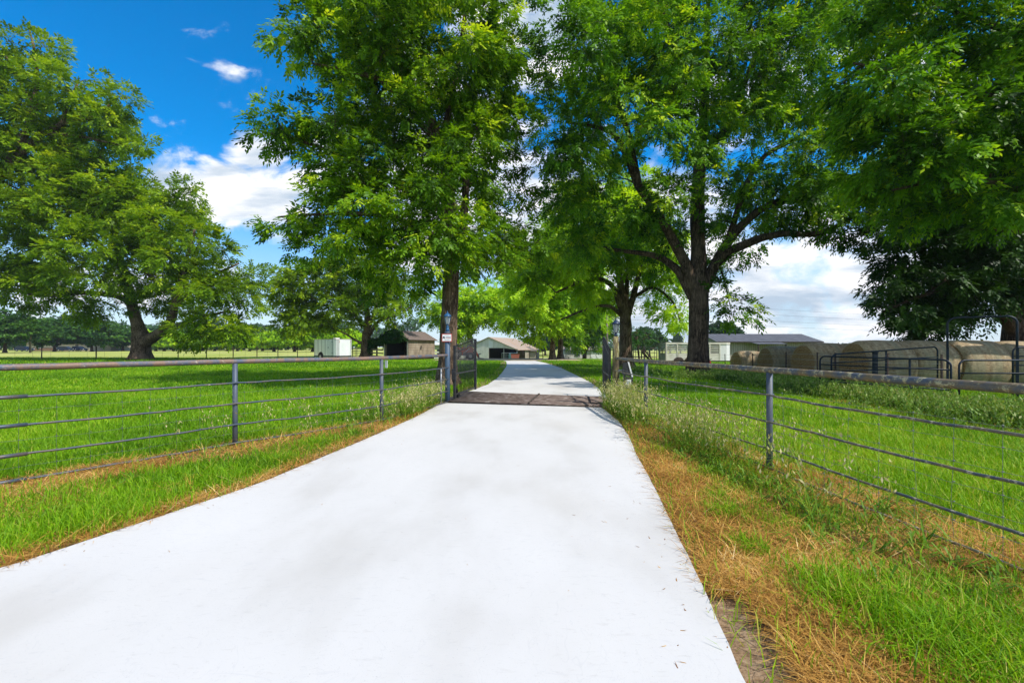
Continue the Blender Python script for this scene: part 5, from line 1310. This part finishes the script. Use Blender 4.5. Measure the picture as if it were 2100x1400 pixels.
o = MB().add([(.8 + .05 * math.sin(a) * 0 + .0, .19 * math.cos(a), 1.5 + .19 * math.sin(a)) for a in np.linspace(0, 2 * PI, 16, endpoint=False)] + [(.83, .15 * math.cos(a), 1.5 + .15 * math.sin(a)) for a in np.linspace(0, 2 * PI, 16, endpoint=False)], [(i, (i + 1) % 16, 16 + (i + 1) % 16, 16 + i) for i in range(16)]).build('steering_wheel', M['ink'], t)
for y in (-.45, .45):
    MB().tube([(.0, y, 1.0), (-.02, y, 2.1)], .035, 6).build('roll_bar', M['ink'], t)
    lm = MB().bar((1.05, y, .6), (1.05, y, 1.45), .1, .14).bar((1.05, y, 1.42), (2.1, y, 1.5), .1, .16).bar((2.1, y, 1.5), (2.75, y, .95), .1, .18).bar((2.75, y, 1.0), (3.05, y, .3), .1, .16)
    lm.build('loader_arm', M['orange'], t)
    MB().tube([(1.15, y, .7), (2.0, y, 1.38)], .045, 8).build('cylinder', M['steel'], t)
MB().bar((0, -.48, 2.1), (0, .48, 2.1), .07, .07).build('roll_bar', M['ink'], t)
MB().prism([(3.0, .15), (3.7, .1), (3.7, .14), (3.12, .22), (3.08, .6), (3.4, .72), (3.38, .76), (3.0, .66)], 'y', -.85, .85).build('bucket', M['ink'], t)
MB().tube([(1.75, .12, 1.3), (1.75, .12, 1.75)], .04, 8).build('exhaust', M['ink'], t)
for y in (-.2, .2): MB().lathe([(.07, 0), (.08, .03)], 10, (2.38, y, 1.05)).build('headlight', M['white'], t)

# two cars by the far house
def car(label, loc, rz, body):
    t = thing('parked_car', label, 'car', loc, rz, 'cars by the pale house')
    MB().prism([(-2.2, .35), (2.2, .35), (2.25, .7), (2.1, .85), (1.1, .95), (-2.1, 1.0), (-2.25, .8)], 'y', -.88, .88).build('body', body, t)
    cb = MB().prism([(-2.0, 1.0), (1.1, .951), (.4, 1.55), (-1.7, 1.6)], 'y', -.78, .78).build('cabin', body, t)
    for y in (-.795, .78): MB().prism([(-1.75, 1.06), (.85, 1.03), (.35, 1.47), (-1.55, 1.52)], 'y', y, y + .015).build('window', M['glass'], cb)
    MB().add([(.98, -.7, 1.06), (.98, .7, 1.06), (.5, .7, 1.5), (.5, -.7, 1.5)], [(0, 1, 2, 3)]).build('windscreen', M['glass'], cb)
    for x in (-1.4, 1.4):
        for y in (-.82, .82): wheel(t, (x, y, .33), .33, .2)
    for y in (-.6, .6): MB().box(2.2, y - .15, .65, 2.262, y + .15, .78).build('headlight', M['white'], t)
    return t
navy = plain('navy_car_paint', (.01, .02, .05), .25)
car('dark blue car parked beside the pale house, in the open', (P(135, 718, 144)[0], 144, GZ(-120, 144)), R(15), navy)
car('dark blue car parked beside the pale house, under the round trees', (P(163, 718, 146)[0], 146, GZ(-120, 146)), R(-8), navy)
car('dark car parked left of the utility pole by the pale house', (P(50, 718, 140)[0], 140, GZ(-120, 140)), R(5), navy)

# ------------------------------------------------------------------ buildings
def roof_slab(pts, th=.07):
    mb = MB(); n = Vector(pts[1]) - Vector(pts[0]); m_ = Vector(pts[3]) - Vector(pts[0]); nn = n.cross(m_).normalized()
    if nn.z < 0: nn = -nn
    lo = [Vector(p) for p in pts]; hi = [p + nn * th for p in lo]
    mb.add(lo + hi, [(3, 2, 1, 0), (4, 5, 6, 7), (0, 1, 5, 4), (1, 2, 6, 5), (2, 3, 7, 6), (3, 0, 4, 7)])
    return mb

# old wooden shed; origin at the front right corner, x along the front, y into depth
t = thing('wooden_shed', 'old weathered board shed with a dark open front and brown roof', 'shed', (-12.5, 55, GZ(-12.5, 55)), R(-20))
D_, Wd, eh, ph = 6.3, 3.5, 2.5, 3.5
MB().box(-.08, 0, .15, 0, D_, eh).build('side_wall', M['siding_wood'], t)
MB().box(-Wd, 0, 0, -Wd + .08, D_, eh).build('side_wall', M['siding_wood'], t)
MB().box(-Wd + .081, .4, 0, -Wd + .11, D_ - .1, eh - .1).box(-Wd + .12, .5, .01, -.1, D_ - .1, .03).build('shade_lining', M['dark'], t)  # near-black sheets on wall and floor paint in the interior shade
MB().box(-Wd + .08, D_ - .08, 0, -.08, D_, eh).build('back_wall', M['wood_dark'], t)
MB().prism([(-Wd, 2.2), (0, 2.2), (0, eh), (-Wd / 2, ph), (-Wd, eh)], 'y', -.06, -.002).build('gable', M['siding_wood'], t)
MB().prism([(-Wd, eh), (0, eh), (-Wd / 2, ph - .02)], 'y', D_ - .07, D_ - .01).build('gable', M['siding_wood'], t)
for x in (-Wd + .02, -.18): MB().box(x, -.1, 0, x + .16, -.065, 2.3).build('door_frame', mat2('grey_plank', [(.3, (.25, .22, .18)), (.7, (.42, .39, .34))], 3, .9, 5), t)
MB().box(-Wd, -.11, 2.2, 0, -.062, 2.34).build('lintel', M['siding_wood'], t)
for x in (-2.6, -1.8, -1.0): MB().box(x, 3.0, 0, x + .12, 3.12, 2.4).build('inner_post', M['wood_dark'], t)
rf_ = roof_slab([(.28, -.3, eh - .14), (.28, D_ + .3, eh - .14), (-Wd / 2, D_ + .3, ph + .02), (-Wd / 2, -.3, ph + .02)]); rf_.build('roof', M['roof_brown'], t)
roof_slab([(-Wd - .28, -.3, eh - .14), (-Wd - .28, D_ + .3, eh - .14), (-Wd / 2 - .001, D_ + .3, ph + .02), (-Wd / 2 - .001, -.3, ph + .02)]).build('roof', M['roof_brown'], t)
roof_slab([(-Wd - 2.4, -.1, 1.6), (-Wd - 2.4, D_, 1.6), (-Wd - .02, D_, 2.45), (-Wd - .02, -.1, 2.45)]).build('lean_to_roof', M['roof_brown'], t)
for x in (-Wd - 2.3, -Wd - 1.2): MB().box(x, .0, 0, x + .14, .14, 1.6).build('lean_to_post', M['wood_dark'], t)
for z in (.35, .75, 1.15): MB().bar((-Wd - 2.2, -.05, z + .1), (-Wd - .1, -.05, z), .04, .16).build('lean_to_board', M['siding_wood'], t)
hole = MB().prism([(2.6, 1.2), (2.9, 1.15), (2.95, 1.5), (3.05, 1.62), (2.85, 1.75), (2.7, 1.6)], 'x', .002, .006); hole.build('painted_hole', M['dark'], t)  # flat dark sheet on the boards, standing in for a shaded hole
# ivy over the gable and lean-to
ct, st_ = math.cos(R(-20)), math.sin(R(-20))
def loc2w(o, p): return np.stack([o[0] + p[:, 0] * ct - p[:, 1] * st_, o[1] + p[:, 0] * st_ + p[:, 1] * ct, o[2] + p[:, 2]], -1)
iv = []
for (x, y, z, rx, ry, rz, n) in ((-1.9, -.25, 3.2, 1.4, .3, .5, 1500), (-3.1, -.25, 2.6, 1.0, .35, .6, 1300), (-4.5, 0, 2.2, 1.3, .6, .45, 1500), (-5.6, .2, 1.8, .8, .7, .7, 1300), (-6.0, 0, .9, .6, .6, .9, 1100), (-.7, -.2, 2.55, .8, .15, .3, 500), (-2.6, 1.0, 3.2, 1.0, 1.2, .4, 900), (-2.2, -.2, 2.3, 1.4, .12, .25, 350)):
    v = nrm(RNG.normal(0, 1, (n, 3))) * (RNG.random(n) ** .45)[:, None]; iv.append(v * (rx, ry, rz) + (x, y, z))
iv = np.concatenate(iv); iw = loc2w((-12.5, 55, GZ(-12.5, 55)), iv); n = len(iw)
o = leaf_mesh('ivy', iw, nrm(RNG.normal(0, 1, (n, 3)) + (0, -.3, -.6)), nrm(RNG.normal(0, .8, (n, 3)) + (.2, -.7, .6)), RNG.uniform(.14, .3, n), RNG.uniform(.12, .24, n), np.clip(RNG.normal(.5, .25, n), 0, 1), M['ivy'], None)
tag(o, 'dense dark green ivy draped over the shed gable and its lean-to', 'ivy')

# pale open cattle shed seen either side of the near trunk
t = thing('cattle_shed', 'long pale shed with dark slots seen behind the straight trunk', 'shed', (P(890, 735, 78)[0], 78, GZ(-12, 78)))
MB().box(0, 0, 0, 5.6, .1, 1.0).build('wall', M['siding_pale'], t); MB().box(0, 0.02, 1.25, 5.6, .1, 1.55).build('board', M['siding_pale'], t); MB().box(0, 0.02, 1.85, 5.6, .1, 2.6).build('wall', M['siding_pale'], t)
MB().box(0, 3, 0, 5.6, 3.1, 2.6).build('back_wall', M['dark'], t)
for x in (0.0, 1.8, 3.6, 5.45): MB().box(x, -.08, 0, x + .14, -.004, 2.7).build('post', M['white'], t)
roof_slab([(-.3, -.4, 2.62), (5.9, -.4, 2.62), (5.9, 3.4, 3.0), (-.3, 3.4, 3.0)]).build('roof', M['siding_pale'], t)

# tin barn with rusty roof
o0 = (P(1003, 740, 85)[0], 85, GZ(-4, 85))
t = thing('tin_barn', 'pale tin barn with rusty roof and dark open bay at the end of the drive', 'barn', o0, R(-20))
pk, le, re, xl, xr, D_ = 4.5, 3.3, 2.2, -2.8, 5.6, 14
MB().prism([(xl, 0), (-.05, 0), (-.05, pk - .02), (xl, le)], 'y', -.06, 0).build('front_wall', M['siding_pale'], t)
MB().prism([(-.05, 2.5), (2.9, 2.5), (4.3, 2.35), (xr, re - .05), (xr, re), (-.045, pk - .02)], 'y', -.06, 0).build('header_wall', M['siding_pale'], t)
MB().prism([(-.03, 2.6), (.75, 2.6), (.75, 3.7), (-.03, 3.95)], 'y', -.075, -.061).build('patch_sheet', M['white'], t)
MB().box(xl, 0, 0, xl + .06, D_, le).build('side_wall', M['siding_pale'], t)
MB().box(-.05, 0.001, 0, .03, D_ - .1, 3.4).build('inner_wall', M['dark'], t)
MB().box(xr - .06, 4.5, 0, xr, D_, re - .1).build('side_wall', M['siding_tan'], t)
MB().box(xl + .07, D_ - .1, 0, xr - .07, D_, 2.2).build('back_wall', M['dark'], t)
roof_slab([(xr + .3, -.3, re - .13), (xr + .3, D_ + .3, re - .13), (0, D_ + .3, pk), (0, -.3, pk)]).build('roof', M['roof_rust'], t)
roof_slab([(xl - .3, -.3, le - .13), (xl - .3, D_ + .3, le - .13), (-.001, D_ + .3, pk), (-.001, -.3, pk)]).build('roof', M['roof_rust'], t)
for x in (2.9, 5.5): MB().box(x, -.1, 0, x + .14, -.002, 2.4).build('post', M['steel'], t)
for k, (a, b, lab) in enumerate(((1029, 1046, 'grey tube gate across the open bay of the tin barn'), (1046, 1060, 'bluish tube gate at the right end of the open barn bay'))):
    pa = (P(a, 740, 83)[0], 83); pb = (P(b, 740, 82)[0], 82)
    tube_gate(lab, pa, pb, 1.5, 1.5, 4, group='gates of the barn bay', r=.04, mat_=M['wire'] if k == 0 else plain('pale_blue_paint', (.2, .33, .4), .5), verts=(.5,))
t = thing('feed_bin', 'red rusty feed bin beside the barn bay', 'bin', (P(1057, 738, 80)[0], 80, GZ(0, 80)))
MB().prism([(-.7, .05), (.55, .05), (.75, 1.25), (-.8, 1.25)], 'y', -.5, .5).build('tub', plain('rust_red', (.3, .09, .06), .8), t)
MB().bar((-.82, -.52, 1.27), (.77, -.52, 1.27), .08, .06).build('rim', M['corral_rust'], t)
t = thing('water_tank', 'turquoise plastic tank in the shade of the barn bay', 'tank', (P(1048, 738, 84)[0], 84, GZ(0, 84)))
MB().lathe([(.42, 0), (.45, .1), (.45, 1.2), (.35, 1.45), (.12, 1.55)], 18).build('shell', plain('turquoise_plastic', (.05, .35, .38), .5), t); MB().lathe([(.12, 1.55), (.13, 1.62), (.02, 1.63)], 10).build('lid', M['ink'], t)

# dark-roofed pen shed and the panels in front
t = thing('pen_shed', 'low tan pen shed with dark hipped roof behind tube panels', 'shed', (P(1061, 740, 90)[0], 90, GZ(1, 90)))
MB().box(0, 0, 0, 3.7, 2.6, 2.15).build('wall', M['siding_tan'], t)
rfm = MB().add([(-.5, -.5, 2.16), (4.1, -.5, 2.16), (4.1, 3.1, 2.16), (-.5, 3.1, 2.16), (1.1, 1.3, 3.0), (2.4, 1.3, 3.0)], [(0, 1, 5, 4), (1, 2, 5), (2, 3, 4, 5), (3, 0, 4), (3, 2, 1, 0)]); rfm.build('roof', M['roof_grey'], t)
xs_ = [1061, 1073, 1086, 1100, 1114]
lab = ['tube panel in front of the pen shed, nearest the red bin', 'tube panel in front of the pen shed, second from the red bin', 'tube panel in front of the pen shed, third from the red bin', 'tube panel just right of the pen shed corner']
for k in range(4):
    pa = (P(xs_[k], 740, 84)[0], 84); pb = (P(xs_[k + 1], 740, 84)[0] - .08, 84 + .3 * (k % 2))
    tube_gate(lab[k], pa, pb, 2.0, 2.0, 5, name='pen_fence', group='dark tube panels of the pens', r=.035, mat_=M['corral_rust'], verts=(.02, .98))
tube_gate('low rusty pipe panel between pens and the bright green trees', (P(1114, 738, 88)[0], 88), (P(1130, 738, 90)[0], 90), 1.6, 1.6, 4, name='pen_fence', group='dark tube panels of the pens', r=.035, mat_=M['corral_rust'])
tube_gate('low weathered board panel left of the white plank shed', (P(1143, 738, 92)[0], 92), (P(1166, 738, 93)[0], 93), 1.1, 1.1, 4, name='pen_fence', group='dark tube panels of the pens', r=.05, mat_=plain('grey_board', (.25, .2, .19), .9))
tube_gate('dark rail panel right of the cargo trailer front', (P(723, 738, 62)[0], 62), (P(742, 738, 64)[0], 64), 1.15, 1.15, 3, name='pen_fence', group='dark tube panels of the pens', r=.05, mat_=M['corral'])

# white plank shed
t = thing('plank_shed', 'low white plank shed with dark window and crossed barn doors', 'shed', (P(1157, 740, 100)[0], 100, GZ(12, 100)))
Ws = 9.0
MB().box(0, 0, 0, Ws, 4, 2.5).build('wall', M['siding_white'], t)
for x, s in ((0, -1), (Ws, 1)): MB().prism([(-.0, 2.5), (4.0, 2.5), (2.0, 3.6)], 'x', x - .04, x + .04).build('gable', M['siding_white'], t)
roof_slab([(-.4, -.4, 2.45), (Ws + .4, -.4, 2.45), (Ws + .4, 2, 3.72), (-.4, 2, 3.72)]).build('roof', M['roof_grey'], t)
roof_slab([(-.4, 4.4, 2.45), (Ws + .4, 4.4, 2.45), (Ws + .4, 2.001, 3.72), (-.4, 2.001, 3.72)]).build('roof', M['roof_grey'], t)
wn = MB().box(2.4, -.05, 1.15, 3.5, -.002, 2.15).build('window', M['glass'], t)
mb = MB()
for b_ in ((2.32, 1.07, 2.4, 2.23), (3.5, 1.07, 3.58, 2.23)): mb.box(b_[0], -.08, b_[1], b_[2], -.003, b_[3])
mb.box(2.4, -.08, 2.151, 3.5, -.003, 2.23).box(2.4, -.08, 1.07, 3.5, -.003, 1.149).box(2.4, -.07, 1.58, 3.5, -.051, 1.72); mb.build('frame', M['white'], wn)
for x in (5.9, 7.1):
    dr = MB().box(x, -.06, .1, x + 1.15, -.003, 2.2).build('door', M['white'], t)
    mb = MB(); mb.bar((x + .05, -.075, .15), (x + 1.1, -.075, 1.05), .02, .13).bar((x + .05, -.095, 1.05), (x + 1.1, -.095, .15), .02, .13)
    for z in (.14, 1.1, 2.14): mb.box(x, -.082, z - .06, x + 1.15, -.062, z + .06)
    mb.build('brace', plain('trim_white', (.86, .86, .84), .5, var=.02), dr)
MB().box(7.0, -.12, 1.0, 7.09, -.096, 1.2).build('latch', M['ink'], t)
MB().box(6.95, -.1, 2.3, 7.3, -.002, 2.42).build('wall_lamp', M['ink'], t)
for x in (0, Ws - .14): MB().box(x, -.03, 0, x + .14, -.001, 2.5).build('corner_board', M['white'], t)

# long shed with grey tin roof on the right
t = thing('tin_roof_shed', 'long tan shed with ribbed grey tin roof behind the hay bales', 'shed', (24.2, 53.5, GZ(30, 53.5)))
Ls = 11.7; gzs = 0
MB().box(0, 0, 0, Ls, 7, 2.25).build('wall', M['siding_tan'], t)
roof_slab([(-.4, -.5, 2.27), (Ls + .4, -.5, 2.27), (Ls + .4, 3.6, 3.27), (-.4, 3.6, 3.27)]).build('roof', M['roof_tin'], t)
roof_slab([(-.4, 7.5, 2.27), (Ls + .4, 7.5, 2.27), (Ls + .4, 3.601, 3.27), (-.4, 3.601, 3.27)]).build('roof', M['roof_tin'], t)
for x in (0, Ls): MB().prism([(0, 2.25), (7, 2.25), (3.5, 3.2)], 'x', x - .03, x + .03).build('gable', M['siding_tan'], t)
MB().box(-.42, -.56, 2.2, Ls + .42, -.51, 2.3).build('fascia', M['wood_dark'], t)
roof_slab([(3.6, -2.0, 2.0), (7.0, -2.0, 2.0), (7.0, -.57, 2.2), (3.6, -.57, 2.2)], .05).build('porch_roof', M['roof_tin'], t)
for x in (3.7, 6.8): MB().box(x, -1.95, 0, x + .12, -1.83, 2.0).build('porch_post', M['wood_dark'], t)

# pale house far left
t = thing('house', 'low pale ranch house beyond the pasture, half hidden by round trees', 'house', (P(54, 718, 150)[0], 150, GZ(-150, 150)))
beige = plain('beige_wall', (.42, .36, .28), .85); tanb = mat2('brown_brick', [(.3, (.16, .09, .06)), (.7, (.25, .15, .1))], 3, .9)
MB().box(0, 0, 0, 28, 8, 2.6).build('wall', beige, t)
MB().box(2, -.06, 0, 14, -.002, 1.1).build('brick_skirt', tanb, t)
roof_slab([(-.6, -.7, 2.55), (28.6, -.7, 2.55), (28.6, 4, 4.0), (-.6, 4, 4.0)]).build('roof', M['roof_grey'], t)
roof_slab([(-.6, 8.7, 2.55), (28.6, 8.7, 2.55), (28.6, 4.001, 4.0), (-.6, 4.001, 4.0)]).build('roof', M['roof_grey'], t)
for x in (4, 9, 20, 24.5):
    w_ = MB().box(x, -.07, 1.15, x + 1.5, -.003, 2.1).build('window', M['glass'], t); MB().box(x - .1, -.1, 1.0, x + 1.6, -.071, 1.14).build('sill', M['white'], w_)
dr = MB().box(16.2, -.06, 0, 17.2, -.003, 2.1).build('door', M['wood_dark'], t); MB().box(16.3, -.1, .95, 16.38, -.061, 1.05).build('handle', M['steel'], dr)

# small loading ramp / pipe corral left of the stock trailer
tube_gate('rusty pipe corral panel between trunk and livestock trailer', (P(1299, 740, 47)[0], 47), (P(1347, 740, 48)[0], 48), 1.75, 1.6, 3, name='pen_fence', group='dark tube panels of the pens', r=.04, mat_=M['corral_rust'], verts=(.1, .5, .9))
t = thing('loading_chute', 'rusty sloping loading chute left of the livestock trailer', 'chute', (P(1322, 742, 45)[0], 45, GZ(13, 45)))
MB().bar((-.1, 0, 1.55), (1.0, 0, .15), .1, .12).bar((-.1, .9, 1.55), (1.0, .9, .15), .1, .12).build('side_rail', M['corral_rust'], t)
MB().prism([(-.1, 1.2), (1.0, .0), (1.0, .06), (-.1, 1.28)], 'y', .06, .84).build('ramp', M['corral_rust'], t)
for y in (0, .9): MB().bar((-.05, y, 0), (-.05, y, 1.5), .09, .09).build('leg', M['corral_rust'], t)

# poles and wires
def pole(label, px, d, h, arms=True):
    t = thing('utility_pole', label, 'utility pole', (P(px, 720, d)[0], d, GZ(P(px, 720, d)[0], d)))
    MB().tube([(0, 0, -.3), (0, 0, h)], [.2, .14], 10).build('shaft', M['polewood'], t)
    if arms:
        MB().box(-1.1, -.08, h - .8, 1.1, .08, h - .65).build('crossarm', M['polewood'], t)
        for x in (-.95, -.35, .35, .95): MB().lathe([(.04, 0), (.06, .06), (.03, .14)], 8, (x, 0, h - .65)).build('insulator', M['white'], t)
    return t
M['polewood'] = mat2('grey_pole_wood', [(.3, (.16, .12, .09)), (.7, (.33, .27, .22))], 4, .9, 6, .3, stretch=(2, 2, .3))
pole('grey wooden utility pole between the round trees beyond the pasture', 62, 105, 11)
pole('grey wooden utility pole rising behind the old board shed', 797, 92, 10.5)
pole('wooden utility pole behind the bright green trees, left end of the wires', 1245, 82, 11.5)
wl = ['topmost', 'second', 'third', 'lowest']
for k, (ya, yb) in enumerate(((612, 664), (626, 672), (641, 681), (653, 690))):
    a = Vector(P(1245, ya, 82)); c = Vector(P(2180, yb + 2, 160))
    pts = [a.lerp(c, i / 24) - Vector((0, 0, .9 * 4 * (i / 24) * (1 - i / 24) * .35)) for i in range(25)]
    o = MB().tube([p - a for p in pts], .016, 4, cap=False).build('power_line', M['ink']); o.location = a
    tag(o, f'{wl[k]} of the four thin power lines across the cloudy right sky', 'power line', 'power lines')
pole('distant utility pole beyond the right edge, carrying the four wires', 2180, 160, 11)

# ------------------------------------------------------------------ thin summer haze
hb = MB().box(-520, -30, -3.4, 520, 520, 60).build('haze', bpy.data.materials.new('haze_air'))
hm = hb.data.materials[0]; hm.use_nodes = True; hm.node_tree.nodes.clear()
ho = hm.node_tree.nodes.new('ShaderNodeOutputMaterial'); hv = hm.node_tree.nodes.new('ShaderNodeVolumePrincipled')
hv.inputs['Color'].default_value = (.8, .88, 1, 1); hv.inputs['Density'].default_value = .0002
hm.node_tree.links.new(hv.outputs[0], ho.inputs['Volume'])
tag(hb, kind='stuff')
